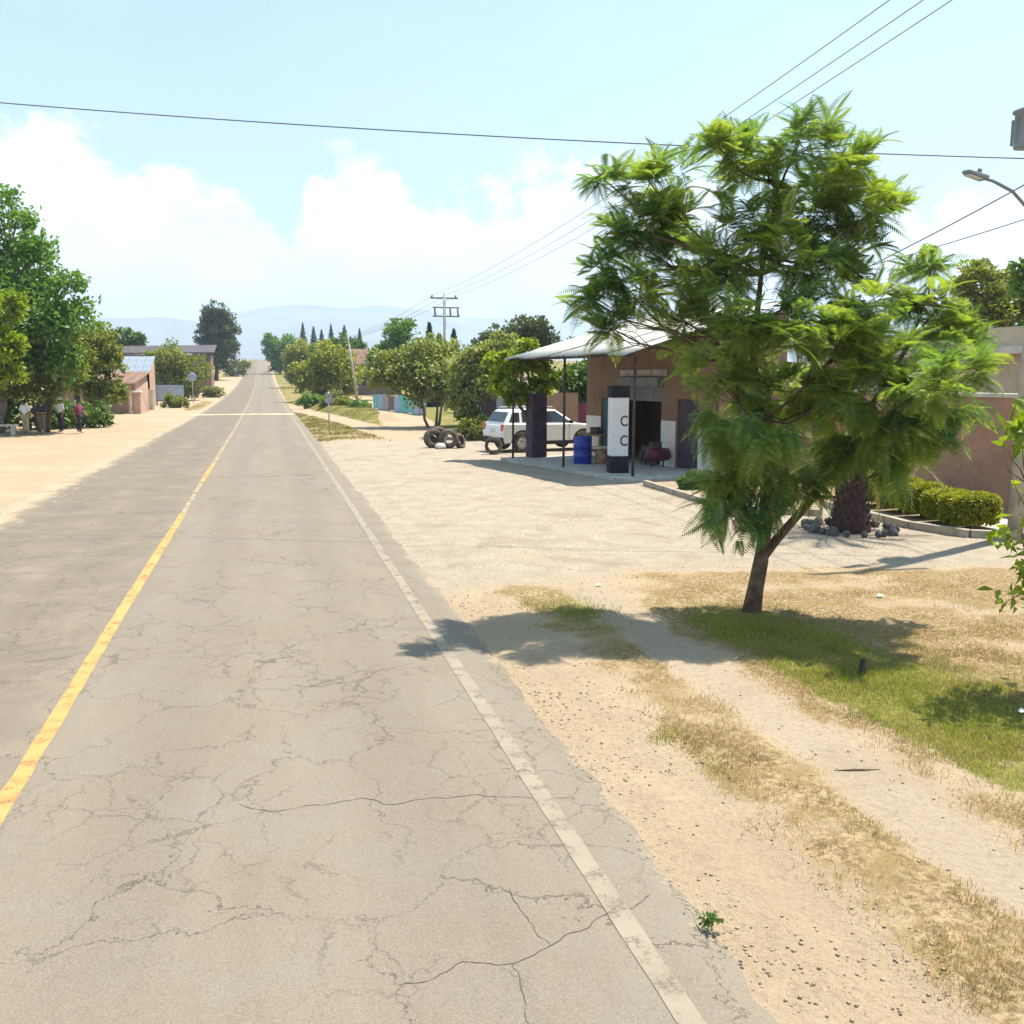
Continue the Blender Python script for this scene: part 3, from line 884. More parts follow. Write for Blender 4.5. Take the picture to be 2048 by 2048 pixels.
TREES = {
    'big_left': ((-13.54,54.00,0.00), [(0.9,0.0,11.0,1.25), (2.1,-1.0,10.5,0.54), (-0.9,1.0,8.7,2.80), (2.0,-0.5,8.4,1.88), (3.4,-1.0,6.9,1.51), (1.3,-1.5,5.4,2.47), (-1.4,0.0,4.2,3.03), (4.3,-1.5,7.6,0.65), (4.2,-1.0,5.7,1.14), (2.8,-1.0,4.4,1.77)]),
    'olive_left': ((-11.48,54.50,0.00), [(-0.4,0.0,3.6,1.56), (1.3,-0.4,3.8,1.24), (-1.4,-0.3,2.8,1.28), (0.5,-0.3,2.5,0.99), (-0.2,0.5,4.6,1.05)]),
    'dark_left': ((-10.58,64.00,0.00), [(0.4,0.0,4.8,1.48), (1.2,-0.5,3.3,1.05), (-0.8,-0.5,3.1,1.35), (0.6,-0.3,2.0,1.11), (-0.6,0.5,4.5,1.30), (1.5,-1.0,1.9,0.74)]),
    'yellow_left': ((-12.14,48.00,0.00), [(0.7,0.0,6.0,0.81), (0.6,-0.4,4.2,0.90), (0.5,-0.3,2.9,0.68), (-0.3,0.0,4.0,1.35)]),
    'small_far_left': ((-21.39,160.00,0.71), [(-0.0,0.0,8.5,1.55), (1.8,0.0,7.7,1.40), (-1.5,0.0,7.1,1.39)]),
    'round_left': ((-10.60,118.00,0.18), [(-2.0,0.0,3.8,1.85), (0.4,0.0,4.5,2.21), (2.4,-0.5,3.4,1.75), (-0.8,-0.8,2.0,1.85), (1.5,-1.0,1.9,1.62)]),
    'tall_dark': ((-10.87,225.00,2.22), [(-0.3,0.0,13.2,2.67), (0.3,0.0,15.0,2.22), (0.8,0.0,12.7,2.90), (1.2,0.0,11.1,3.57), (-0.5,0.0,8.9,3.35), (2.3,0.0,7.8,2.69), (-1.2,0.0,6.1,2.90), (1.5,0.0,5.3,2.91), (-2.6,0.0,9.7,1.78)]),
    'mid_right_row': ((3.58,270.00,3.76), [(-2.3,0.0,9.1,1.90), (-1.4,0.0,5.8,2.45), (1.6,0.0,7.8,3.00), (4.2,0.0,5.8,3.01), (0.8,0.0,3.8,2.73), (6.2,0.0,3.8,3.29)]),
    'orange_right': ((6.00,108.00,0.11), [(-1.1,0.0,3.6,1.76), (0.4,0.0,4.8,1.88), (2.3,-0.5,3.8,1.88), (2.9,-0.6,2.1,1.33), (-1.7,-0.5,2.1,1.43), (1.0,-0.8,1.9,1.76), (-0.3,-0.5,2.4,1.76)]),
    'row_two': ((6.65,175.00,0.99), [(-2.1,0.0,5.3,1.95), (-0.3,0.0,6.2,2.31), (1.6,0.0,4.2,2.32), (-1.0,0.0,3.0,2.14), (3.2,0.0,5.6,2.32), (0.9,0.0,2.3,1.96)]),
    'behind_orange': ((11.75,150.00,0.56), [(-1.4,0.0,6.4,1.69), (0.1,0.0,7.2,2.00), (1.6,0.0,6.4,1.70), (-3.7,0.0,6.0,1.68)]),
    'tall_mid': ((15.54,115.00,0.16), [(-0.2,0.0,8.0,1.91), (-0.5,0.0,5.9,2.15), (1.0,0.0,5.6,1.92), (-1.8,0.0,4.7,1.79), (1.8,0.0,4.1,2.05), (-2.4,0.0,3.2,1.55)]),
    'olive_wide': ((9.15,54.00,0.00), [(-1.8,0.6,3.5,1.14), (-0.4,0.0,3.8,1.36), (1.4,0.4,3.9,1.29), (-1.9,-0.3,2.9,0.95), (-0.3,-0.6,2.4,1.18), (1.0,-0.6,2.1,1.36), (2.6,0.5,3.2,1.22), (-2.9,0.5,2.9,0.79), (0.3,-0.8,2.9,1.40)]),
    'olive_near': ((9.59,44.00,0.00), [(-0.6,0.0,2.0,0.80), (0.2,0.0,3.4,0.98), (1.2,0.3,4.1,0.80), (0.6,-0.4,2.5,0.84), (-0.5,0.3,3.1,0.85), (-0.4,0.0,1.1,0.52)]),
    'bright_leaf': ((8.95,31.90,0.00), [(-1.1,-0.3,2.7,0.51), (-0.5,-0.3,3.1,0.54), (0.2,-0.2,3.0,0.52), (-0.3,0.2,3.7,0.41), (-1.1,0.3,3.4,0.45), (0.4,0.0,2.5,0.38), (-0.7,0.0,2.3,0.45)]),
    'back_right': ((20.07,75.00,0.00), [(-1.9,0.0,5.8,1.36), (-0.2,0.0,6.6,1.37), (1.2,0.0,6.4,1.37), (0.6,0.0,5.2,1.21), (-3.1,0.0,5.4,1.12), (2.1,0.0,5.4,1.05)]),
    'canopy_back': ((14.77,44.00,0.00), [(-0.9,0.0,2.7,0.82), (0.0,0.0,2.4,0.87), (0.6,0.0,2.9,0.82), (-0.4,0.0,1.7,0.72), (6.0,20.0,5.0,0.56)]),
    'far_right_a': ((29.63,34.00,0.00), [(-1.0,0.0,6.6,0.93), (-0.8,-0.5,5.5,0.86), (0.9,0.0,6.4,1.04), (0.3,-0.5,5.1,0.93), (1.8,0.0,6.0,1.05), (-1.7,0.0,5.3,0.78)]),
    'far_right_b': ((28.83,30.00,0.00), [(-0.6,0.0,6.2,1.11), (0.0,-0.0,4.9,1.12), (-1.3,0.0,4.5,0.56), (0.9,0.0,5.7,1.13)]),
}


def T(key, *a, **k):
    b, c = TREES[key]
    return broad_tree(k.pop('name', 'broadleaf_tree'), a[0], b, c, *a[1:], **k)


T('big_left', 'tall spreading broadleaf tree, largest on the left side of the road', 'leaf_green', 17000, .3, .1, .3, 'bark_grey', seed=2, sub=14, spread=.24)
T('olive_left', 'low dusty olive tree over the standing people', 'leaf_olive', 9000, .22, .075, .17, 'bark', seed=3, sub=12, stems=3)
T('dark_left', 'rounded olive green tree before the pink adobe house', 'leaf_olive', 8000, .25, .09, .16, 'bark', seed=4, sub=11)
T('yellow_left', 'narrow yellow green tree at the left edge of the picture', 'leaf_bright', 5200, .24, .1, .12, 'bark', seed=5)
T('small_far_left', 'small dark tree rising behind the long brown building', 'leaf_dark', 3000, .5, .18, .2, 'bark', seed=6)
T('round_left', 'round olive bushy tree behind the blue grey billboard', 'leaf_olive', 8000, .38, .12, .2, 'bark', seed=7, squash=.95)
T('tall_dark', 'tall dark eucalyptus standing alone at the left roadside', 'leaf_euc', 19000, .55, .19, .45, 'bark_dark', seed=8, split=.3, sub=11, squash=1.0)
T('mid_right_row', 'dense green tree touching the far right edge of the road', 'leaf_green', 9000, .7, .24, .3, 'bark', seed=9, sub=10)
T('orange_right', 'yellowing bushy tree beside the right verge past the sign post', 'leaf_orange', 9000, .36, .13, .16, 'bark', seed=10, sub=11)
T('row_two', 'green yellow tree between the roadside row and the yellowing tree', 'leaf_orange', 8000, .5, .17, .2, 'bark', seed=90)
T('behind_orange', 'dark green tree behind the yellowing bushy tree', 'leaf_dark', 5000, .45, .16, .2, 'bark', seed=11)
T('tall_mid', 'tall rounded tree left of the distant power pole', 'leaf_green', 9000, .4, .15, .22, 'bark', seed=12, sub=11)
T('olive_wide', 'wide pale olive tree behind the heap of tyres', 'leaf_olive2', 17000, .22, .085, .13, 'bark_grey', seed=13, sub=14, spread=.26, stems=3)
T('olive_near', 'slim pale olive tree between the tyres and the white car', 'leaf_olive2', 8500, .2, .08, .1, 'bark_grey', seed=14, sub=12)
T('bright_leaf', 'bright lime green tree beside the square dark pillar', 'leaf_bright', 3600, .2, .085, .09, 'bark', seed=15, sub=9)
T('back_right', 'grey green tree behind the tin roof shelter', 'leaf_euc', 8000, .32, .11, .22, 'bark_grey', seed=16, sub=11)
T('canopy_back', 'shaded dark tree seen beneath the tin roof', 'leaf_dark', 5000, .22, .09, .12, 'bark', seed=17)
T('far_right_a', 'olive tree behind the pale yellowish building at right', 'leaf_olive', 9000, .25, .09, .2, 'bark', seed=18, sub=11)
T('far_right_b', 'dark tree behind the pale yellowish building at the right edge', 'leaf_dark', 7000, .25, .09, .2, 'bark', seed=19, sub=11)
# low shrubs and verge bushes
SH = [((3.9, 88), 1.1, 'leaf_green', 'low round green shrub on the right bank before the yellowing tree'),
      ((5.6, 82), 1.2, 'leaf_olive', 'low olive shrub on the right bank beside the dirt track'),
      ((7.0, 76), .9, 'leaf_green', 'small green shrub on the bank near the turquoise fence'),
      ((-8.3, 93), 1.0, 'leaf_olive', 'low shrub in front of the blue grey billboard'),
      ((-6.8, 128), 1.2, 'leaf_olive', 'shrub beside the left road edge past the billboard'),
      ((-7.6, 250), 2.4, 'leaf_euc', 'dry bush on the left bank near the crest of the road'),
      ((-7.0, 300), 2.4, 'leaf_olive', 'far olive bush at the left road edge on the crest'),
      ((10.4, 43.2), .9, 'leaf_olive2', 'pale weedy shrub growing behind the white car'),
      ((9.2, 42.2), .8, 'leaf_olive', 'low weedy shrub left of the white car'),
      ((6.5, 200), 2.2, 'leaf_dark', 'dark shrub low on the right bank uphill'),
      ((-12.6, 57.0), 1.7, 'leaf_dark', 'dark bush added to deepen the shade behind the person in the long white shirt'),  # this bush and the next are added to darken the space under the trees
      ((-10.4, 58.0), 1.5, 'leaf_dark', 'dark bush added to deepen the shade behind the person wearing a hat'),
      ((10.4, 22.0), .34, 'leaf_dark', 'knee high weed in the bed behind the kerb'),
      ((10.1, 19.8), .28, 'leaf_dark', 'small low plant in the bed behind the kerb')]
for i, ((x, y), r, lf, lab) in enumerate(SH):
    broad_tree('shrub', lab, (x, y, float(tz(y))), [(0, 0, r * .65, r * .75), (r * .6, .1, r * .5, r * .55), (-r * .6, 0, r * .5, r * .55)], lf, 1400, .16 * r + .06, .06 * r + .02, .04 * r, 'bark', seed=40 + i, cat='shrub', split=.3)


def conifer(label, x, y, h, r, seed, mat='leaf_conifer', name='conifer'):
    rng = np.random.default_rng(seed)
    root = empty(name, (x, y, float(tz(y))), 0, label, 'tree', 'conifers and cypresses on the right horizon')
    rod('trunk', [(0, 0, -.2), (0, 0, h * .5), (0, 0, h * .97)], [r * .12, r * .08, .03], M['bark_dark'], root)
    n = 2600
    t = rng.random(n) ** .8
    a = rng.uniform(0, 6.28, n) + np.floor(t * 14) * 2.4
    lay = (t * 14) % 1
    rad = r * (1 - t) ** .85 * (.35 + .65 * (1 - lay)) * rng.uniform(.4, 1.05, n)
    P = np.stack([rad * np.cos(a), rad * np.sin(a), h * (.08 + .92 * t) - rad * .25], -1)
    O = np.stack([np.cos(a), np.sin(a), 0 * a - .2], -1)
    V, F = leaf_quads(P, .2 + .75 * (1 - t), .06 + .16 * (1 - t), rng, out=O * 1.6)
    link('crown', npmesh('crown', V, F), M[mat], root)


for i, (x, y, zt, r, lab) in enumerate([
        (9.5, 255, 16.8, 2.4, 'pointed conifer, leftmost of the tall conifers behind the yellowing tree'),
        (12.2, 255, 15.9, 2.6, 'broad pointed conifer, second from left behind the yellowing tree'),
        (13.4, 240, 14.4, 2.4, 'shorter conifer in the middle of the conifer row'),
        (17.0, 260, 16.8, 2.3, 'slim conifer, third tall spire on the right horizon'),
        (19.7, 250, 16.1, 3.2, 'wide dark conifer beside the pale leaning pole'),
        (22.6, 240, 14.8, 2.0, 'narrow conifer, rightmost of the conifer row'),
        (2.9, 285, 14.7, 2.2, 'small conifer tip above the roadside tree, nearer the road'),
        (5.2, 285, 15.2, 2.2, 'small conifer tip above the roadside tree, farther from the road'),
        (15.0, 90, 7.9, .9, 'slim cypress just left of the distant power pole'),
        (16.3, 92, 7.0, 1.5, 'fuller cypress touching the distant power pole'),
        (18.3, 95, 7.6, .8, 'slim cypress just right of the distant power pole')]):
    conifer(lab, x, y, zt - float(tz(y)), r, 60 + i)

# ---------------------------------------------------------------- the feathery roadside tree
JB = (5.54, 10.09, 0.0)
JC = [(-1.58,0.90,3.95,0.33), (-1.22,1.05,4.51,0.45), (-1.03,0.90,5.10,0.41), (-1.81,0.41,5.02,0.15), (-0.75,1.07,4.63,0.48), (-0.53,0.93,3.98,0.48), (-1.24,0.64,3.76,0.38), (-1.42,0.97,3.37,0.25), (-1.76,0.91,3.72,0.21), (-0.40,0.89,3.38,0.43), (-0.48,0.21,5.37,0.26), (0.11,0.36,5.28,0.48), (0.39,-0.02,5.43,0.41), (1.16,0.15,5.29,0.39), (1.39,0.06,4.72,0.39), (0.93,0.38,4.76,0.52), (0.06,0.21,4.58,0.51), (-0.29,0.11,4.13,0.45), (0.39,-0.03,4.14,0.45), (1.07,0.12,4.17,0.38), (1.38,0.20,4.43,0.30), (0.89,-0.78,3.53,0.40), (1.87,-0.31,3.69,0.39), (2.24,-0.40,3.35,0.39), (1.26,-1.51,2.77,0.38), (1.92,-1.27,2.88,0.21), (1.20,-0.75,2.94,0.49), (1.25,-0.83,2.27,0.39), (0.63,-0.64,3.21,0.46), (1.89,-0.63,2.26,0.25), (2.17,-0.06,4.07,0.14), (0.13,-0.53,3.37,0.46), (-0.42,-0.31,3.38,0.43), (0.38,0.41,2.77,0.53), (0.81,-0.01,2.54,0.52), (-0.49,-0.00,2.77,0.38), (-0.53,-0.35,2.22,0.39), (-0.21,-0.69,2.07,0.40), (0.88,-0.15,1.95,0.38), (-0.15,-0.17,1.51,0.32), (-0.67,-0.57,1.35,0.21), (0.09,-0.40,1.64,0.24), (1.23,-0.22,2.07,0.33), (1.76,-0.60,2.08,0.28), (2.23,-0.50,2.36,0.24), (1.35,-0.50,1.82,0.27), (1.48,-0.80,2.61,0.39), (-0.36,-0.30,1.82,0.29), (0.06,-0.10,1.17,0.19), (-0.65,-0.40,1.66,0.23), (0.35,-0.40,1.64,0.24), (2.38,-0.50,3.12,0.24), (0.61,-0.80,2.66,0.35)]
rng = np.random.default_rng(21)
jac = empty('feathery_tree', JB, 0, 'slender young tree with feathery fern like leaves on the dry verge', 'tree')
a = Acc()
stem1 = np.array([(0, 0, -.12), (.06, 0, .3), (.12, 0, .62), (.18, .04, 1.0), (.2, .1, 1.6), (.15, .2, 2.3), (.08, .3, 3.1), (.15, .3, 4.0), (.3, .25, 5.0)])
a.tube(stem1, [.125, .095, .085, .075, .065, .055, .042, .028, .012], 10)
stem2 = np.array([(.13, 0, .66), (.3, -.02, .88), (.5, -.06, 1.12), (.74, -.09, 1.4), (1.0, -.25, 1.9), (1.3, -.42, 2.6), (1.6, -.55, 3.2), (1.9, -.6, 3.6)])
a.tube(stem2, [.062, .056, .05, .045, .04, .032, .022, .01], 9)
a.tube([(-.02, .03, -.1), (.05, .05, .35), (.12, .04, .75), (.16, .02, 1.1)], [.07, .055, .05, .04], 8)
tips = []
for c in JC:
    e = np.array(c[:3])
    st = stem2 if (e[0] > .85 and e[2] < 4.3) else stem1
    cand = [q for q in st[3:] if q[2] < e[2] - .15]
    if cand:
        s0 = max(cand, key=lambda q: q[2] - 1.1 * np.linalg.norm(q[:2] - e[:2]) * .3)
    else:
        s0 = st[3]
    p = bend_path(s0, e, rng, 6, .07, .25)
    a.tube(p, np.linspace(.022, .008, 6), 6)
    k = max(5, int(round(23 * (c[3] / .55) ** 2)))
    for q in range(k):
        d = rand_dirs(1, rng)[0]; d[2] *= .85
        t = e + d * c[3] * rng.uniform(.15, 1.05)
        a.tube(bend_path(p[rng.integers(3, 6)], t, rng, 4, .08), np.linspace(.007, .003, 4), 4)
        tips.append((t, e))
a.build('trunk', M['bark'], jac)


def fern(nseg, L, rng, droop):
    """a compound leaf: midrib with paired leaflets, flat template along +x"""
    V, F = [], []
    for i in range(nseg):
        t = (i + 1.2) / (nseg + .6)
        x = L * t; z = -droop * L * t * t
        ll = L * .3 * math.sin(math.pi * min(1, (t * .86 + .16))) ** .7 + .015
        w = L / nseg * .3
        for s in (-1, 1):
            b = len(V)
            dx = .42 * ll; tip = (x + dx, s * ll, z - .3 * ll * .5)
            V += [(x, 0, z), (x + dx * .45 - w, s * ll * .5, z - .02 * ll), tip, (x + dx * .55 + w, s * ll * .45, z - .02 * ll)]
            F += [(b, b + 1, b + 2), (b, b + 2, b + 3)]
    b = len(V)
    V += [(0, .004, 0), (0, -.004, 0), (L * .5, -.003, -droop * L * .25), (L * .5, .003, -droop * L * .25), (L, 0, -droop * L)]
    F += [(b, b + 1, b + 2), (b, b + 2, b + 3), (b + 3, b + 2, b + 4)]
    V += [(L * .97, -w, -droop * L * .95), (L * 1.1, 0, -droop * L * 1.2), (L * .97, w, -droop * L * .95)]
    F += [(b + 5, b + 6, b + 7)]
    return np.array(V), np.array(F)


VV, FF = [], []; nv = 0
temps = [fern(17, .33, rng, .25), fern(16, .28, rng, .45), fern(19, .4, rng, .55), fern(14, .22, rng, .1)]
for t, e in tips:
    out = t - e; a0 = math.atan2(out[1], out[0])
    low = t[2] < 2.6
    for q in range(rng.integers(8, 12)):
        tv, tf = temps[rng.integers(0, 4)]
        az = a0 + rng.normal(0, 1.15); el = rng.normal(-.5 if low else (.5 if t[2] > e[2] else .0), .5); ro = rng.normal(0, .35)
        sc = rng.uniform(.65, 1.15)
        Rm = np.array(Matrix.Rotation(az, 3, 'Z') @ Matrix.Rotation(-el, 3, 'Y') @ Matrix.Rotation(ro, 3, 'X'))
        VV.append(tv @ Rm.T * sc + t + rng.normal(0, .03, 3)); FF.append(tf + nv); nv += len(tv)
# a few sprays low on the stem
for t in [(-.45, -.2, 1.1), (-.6, -.25, 1.25), (-.35, -.3, .95), (.42, -.2, 1.5), (.3, -.2, 1.35)]:
    for q in range(4):
        tv, tf = temps[1]
        Rm = np.array(Matrix.Rotation(rng.uniform(0, 6.28), 3, 'Z') @ Matrix.Rotation(.9, 3, 'Y') @ Matrix.Rotation(rng.normal(0, .4), 3, 'X'))
        VV.append(tv @ Rm.T * .6 + np.array(t)); FF.append(tf + nv); nv += len(tv)
link('crown', npmesh('crown', np.concatenate(VV), np.concatenate(FF)), M['leaf_jac'], jac)

# sapling with big leaves at the right edge, trunk just out of the picture
broad_tree('sapling', 'broad leaved sapling whose leaves reach in at the right edge', (6.98, 6.9, 0), [(-.55, .1, 2.2, .28), (-.2, .1, 2.5, .35), (-.5, .1, 1.5, .2), (-.56, -.1, .95, .24), (-.1, -.1, 1.9, .4), (.2, .2, 2.2, .4), (-.25, 0, 1.2, .3)], 'leaf_bright', 520, .15, .042, .035, 'bark', seed=31, sub=6, spread=.35)


# clipped hedge bushes
def hedge(label, x, y, sx, sy, sz, seed):
    rng = np.random.default_rng(seed)
    root = empty('hedge_bush', (x, y, 0), rng.uniform(-.06, .06), label, 'hedge', 'clipped hedge bushes in front of the mauve wall')
    n = 6500
    d = rng.uniform(-1, 1, (n, 3)); ax = rng.integers(0, 3, n); sg = rng.choice([-1, 1], n)
    d[np.arange(n), ax] = sg
    ln = (np.abs(d) ** 4).sum(1) ** (1 / 4)
    d = d / ln[:, None] * rng.uniform(.84, 1.04, n)[:, None]
    keep = d[:, 2] > -.85; d = d[keep]
    bumpy = .93 + .12 * fbm(d[:, 0] * 2.2 + 9 + seed, d[:, 1] * 2.2 + d[:, 2] * 2, 3, seed)
    P = d * np.array([sx / 2, sy / 2, sz / 2]) * bumpy[:, None]; P[:, 2] += sz / 2 + .1
    V, F = leaf_quads(P, .05, .02, rng, out=d)
    link('foliage', npmesh('foliage', V, F), M['leaf_hedge'], root)
    bm = bmesh.new(); bmesh.ops.create_icosphere(bm, subdivisions=3, radius=1)
    for v in bm.verts:
        c = v.co; l = (abs(c.x) ** 6 + abs(c.y) ** 6 + abs(c.z) ** 6) ** (1 / 6)
        v.co = Vector((c.x / l * sx * .4, c.y / l * sy * .4, c.z / l * sz * .4 + sz / 2 + .1))
    bmesh_obj('dark_core', bm, M['bark_dark'], root, smooth=True)  # solid dark core filling the inside of the bush
    rod('stem', [(0, 0, -.05), (0, 0, sz * .4)], [.05, .04], M['bark'], root)


hedge('clipped hedge bush nearest the utility pole, rightmost of five', 12.47, 14.72, .98, .7, .6, 1)
hedge('clipped hedge bush, second from the utility pole', 12.6, 15.5, .82, .6, .56, 2)
hedge('clipped hedge bush in the middle of the row of five', 12.7, 16.3, .82, .62, .6, 3)
hedge('clipped hedge bush, second from the palm end of the row', 12.8, 17.12, .86, .62, .62, 4)
hedge('clipped hedge bush at the palm end of the row', 12.9, 18.0, .9, .66, .66, 5)

# short palm in its ring of stones
rng = np.random.default_rng(77)
palm = empty('short_palm', (10.38, 15.3, 0), 0, 'short stout palm with drooping fronds in a ring of stones', 'palm')
prof = [(.0, -.1), (.36, -.08), (.38, .05), (.3, .3), (.25, .6), (.23, .95), (.21, 1.25), (.1, 1.4)]
lathe('trunk', prof, simple('palm_trunk', (.075, .04, .042), .95, .4, 8, bump=.8, bscale=14), palm, 16)
for ring in range(9):
    pass
a = Acc()
for i in range(120):
    z = .05 + 1.2 * i / 120; t = i * 2.399
    r = np.interp(z, [p[1] for p in prof[1:]], [p[0] for p in prof[1:]])
    d = np.array([math.cos(t), math.sin(t), 0])
    a.tube([d * r * .9 + (0, 0, z), d * (r + .025) + (0, 0, z + .06), d * (r + .03) + (0, 0, z + .1)], [.05, .035, .012], 4)
a.build('leaf_bases', M['bark_dark'], palm, smooth=False)


def frond(L, droop, n, lw, rng):
    V, F = [], []
    x = z = 0; ang = 0; pts = []
    for i in range(n + 1):
        t = i / n
        pts.append((x, z)); ang = -droop * t ** 1.4
        x += L / n * math.cos(ang); z += L / n * math.sin(ang)
    for i in range(2, n):
        t = i / n; px, pz = pts[i]
        ll = lw * (math.sin(math.pi * (t * .85 + .12))) ** .6
        for s in (-1, 1):
            b = len(V); jx = rng.normal(0, .03)
            tip = (px + ll * .55 + jx, s * ll * .75, pz - ll * .35 + rng.normal(0, .03))
            V += [(px - .012, 0, pz), (px + .012, 0, pz), tip]
            F += [(b, b + 1, b + 2)]
    for i in range(n):
        b = len(V); w = .018 * (1 - i / n) + .004
        (x0, z0), (x1, z1) = pts[i], pts[i + 1]
        V += [(x0, -w, z0), (x0, w, z0), (x1, w * .9, z1), (x1, -w * .9, z1)]
        F += [(b, b + 1, b + 2), (b, b + 2, b + 3)]
    return np.array(V), np.array(F)


fm = [npmesh('frond', *frond(1.75, 1.5, 36, .34, rng)), npmesh('frond', *frond(1.55, 1.9, 34, .32, rng))]
for me in fm: me.materials.append(M['leaf_palm'])
dm = npmesh('frond', *frond(1.3, 1.2, 30, .25, rng)); dm.materials.append(M['leaf_dry'])
for i in range(34):
    t = i * 2.399; e = 1.25 - 1.35 * (i / 34)
    link('frond', fm[i % 2], None, palm, (.1 * math.cos(t), .1 * math.sin(t), 1.32), (0, -e, t))
for i in range(5):
    link('dry_frond', dm, None, palm, (.15 * math.cos(i * .7), .15 * math.sin(i * .7), 1.2), (0, .75 + .1 * (i % 3), i * .7))

ring = empty('stone_ring', (10.38, 15.3, 0), 0, 'ring of dark stones round the foot of the short palm', 'stones')
bm = bmesh.new(); bmesh.ops.create_icosphere(bm, subdivisions=2, radius=.12)
rr = random.Random(4)
for v in bm.verts: v.co *= rr.uniform(.82, 1.12)
sme = bpy.data.meshes.new('stone'); bm.to_mesh(sme); bm.free(); sme.materials.append(M['stone'])
sme2 = sme.copy(); sme2.materials.clear(); sme2.materials.append(M['stone_pale'])
for i in range(20):
    t = i / 20 * 6.283 + rr.uniform(-.08, .08)
    o = link('stone', sme, None, ring, (.78 * math.cos(t), .78 * math.sin(t), .05), (rr.uniform(0, 3), rr.uniform(0, 3), t))
    s = rr.uniform(.5, .95); o.scale = (s * 1.15, s, s * .8)

# ---------------------------------------------------------------- buildings
def wall_with_openings(name, L, H, t, openings, mat, parent, loc=(0, 0, 0), rz=0):
    """wall along local +x from 0..L, thickness t behind y=0; openings = (x0, x1, z0, z1)"""
    xs_ = sorted({0, L, *[v for o in openings for v in o[:2]]}); zs_ = sorted({0, H, *[v for o in openings for v in o[2:]]})
    bm = bmesh.new()
    def solid(i, k):
        cx, cz = (xs_[i] + xs_[i + 1]) / 2, (zs_[k] + zs_[k + 1]) / 2
        return not any(o[0] < cx < o[1] and o[2] < cz < o[3] for o in openings)
    g = {}
    def v(x, y, z):
        if (x, y, z) not in g: g[(x, y, z)] = bm.verts.new((x, y, z))
        return g[(x, y, z)]
    nx_, nz_ = len(xs_) - 1, len(zs_) - 1
    for i in range(nx_):
        for k in range(nz_):
            if not solid(i, k): continue
            x0, x1, z0, z1 = xs_[i], xs_[i + 1], zs_[k], zs_[k + 1]
            bm.faces.new((v(x0, 0, z0), v(x1, 0, z0), v(x1, 0, z1), v(x0, 0, z1)))
            bm.faces.new((v(x1, t, z0), v(x0, t, z0), v(x0, t, z1), v(x1, t, z1)))
            for (di, dk, q) in ((-1, 0, ((x0, z1), (x0, z0))), (1, 0, ((x1, z0), (x1, z1))), (0, -1, ((x0, z0), (x1, z0))), (0, 1, ((x1, z1), (x0, z1)))):
                a_, b_ = i + di, k + dk
                if not (0 <= a_ < nx_ and 0 <= b_ < nz_ and solid(a_, b_)):
                    (xa, za), (xb, zb) = q
                    bm.faces.new((v(xb, 0, zb), v(xa, 0, za), v(xa, t, za), v(xb, t, zb)))
    bmesh.ops.recalc_face_normals(bm, faces=bm.faces)
    return bmesh_obj(name, bm, mat, parent, loc, (0, 0, rz))


def window_in(parent, x0, x1, z0, z1, frame, depth=.08, bars=1):
    w = box('window', ((x0 + x1) / 2, depth, (z0 + z1) / 2), (x1 - x0 + .02, .02, z1 - z0 + .02), M['glass'], parent)
    bm = bmesh.new()
    W_, H_ = x1 - x0, z1 - z0
    for sx in (-1, 1): b_box(bm, (sx * (W_ / 2 - .02), -.025, 0), (.05, .05, H_))
    for sz in (-1, 1): b_box(bm, (0, -.024, sz * (H_ / 2 - .02)), (W_ - .1, .05, .05))
    for k in range(bars): b_box(bm, (-W_ / 2 + W_ * (k + 1) / (bars + 1), -.023, 0), (.035, .04, H_ - .1))
    bmesh_obj('frame', bm, frame, w)
    box('sill', (0, -depth - .05, -H_ / 2 - .04), (W_ + .16, .14, .06), M['concrete'], w)
    return w


def corr_sheet(name, L, W, mat, parent, loc, rot, pitch=.16, amp=.022, wob=0, seed=0):
    """corrugated sheet: L along local x (down the slope), W across local y"""
    ny_ = int(W / pitch * 6) + 1; nx_ = 7
    y = np.linspace(0, W, ny_); x = np.linspace(0, L, nx_)
    Xg, Yg = np.meshgrid(x, y)
    Zg = amp * np.sin(Yg / pitch * 2 * math.pi) + wob * (fbm(Xg * .6 + seed, Yg * .8 + seed * 3, 2, seed) - .5)
    i = np.arange(nx_ * ny_).reshape(ny_, nx_)
    F = np.stack([i[:-1, :-1], i[:-1, 1:], i[1:, 1:], i[1:, :-1]], -1).reshape(-1, 4)
    me = npmesh(name, np.stack([Xg, Yg, Zg], -1).reshape(-1, 3), F, True)
    o = link(name, me, mat, parent, loc, rot)
    s = o.modifiers.new('thick', 'SOLIDIFY'); s.thickness = .004
    return o


# tyre shop: block building under a tin roof that runs on as a shelter
shop = empty('roadside_shop', (9.3, 24.2, 0), math.radians(11.5), 'peach roadside shop under a long sloping tin roof beside the white pillar', 'shop')
slope = math.atan(.27)
for i in range(9):
    corr_sheet('roof_sheet', 5.9 / math.cos(slope), .86, M['sheet'], shop, (-.1 + RNG.uniform(-.08, .08), i * .84 - .15, 3.42 + .012 * (i % 2)), (0, -slope, 0), wob=.1, seed=i)
for k, x in enumerate((.25, 1.7, 3.1)):
    box('purlin', (x, 3.6, 3.34 + x * .27), (.06, 7.4, .09), M['steel_dark'], shop)
for y, x in ((.3, .52), (3.6, .15), (7.25, .2)):
    rod('roof_post', [(x, y, -.05), (x + .02, y, 3.36)], .04, M['steel_dark'], shop, 8)
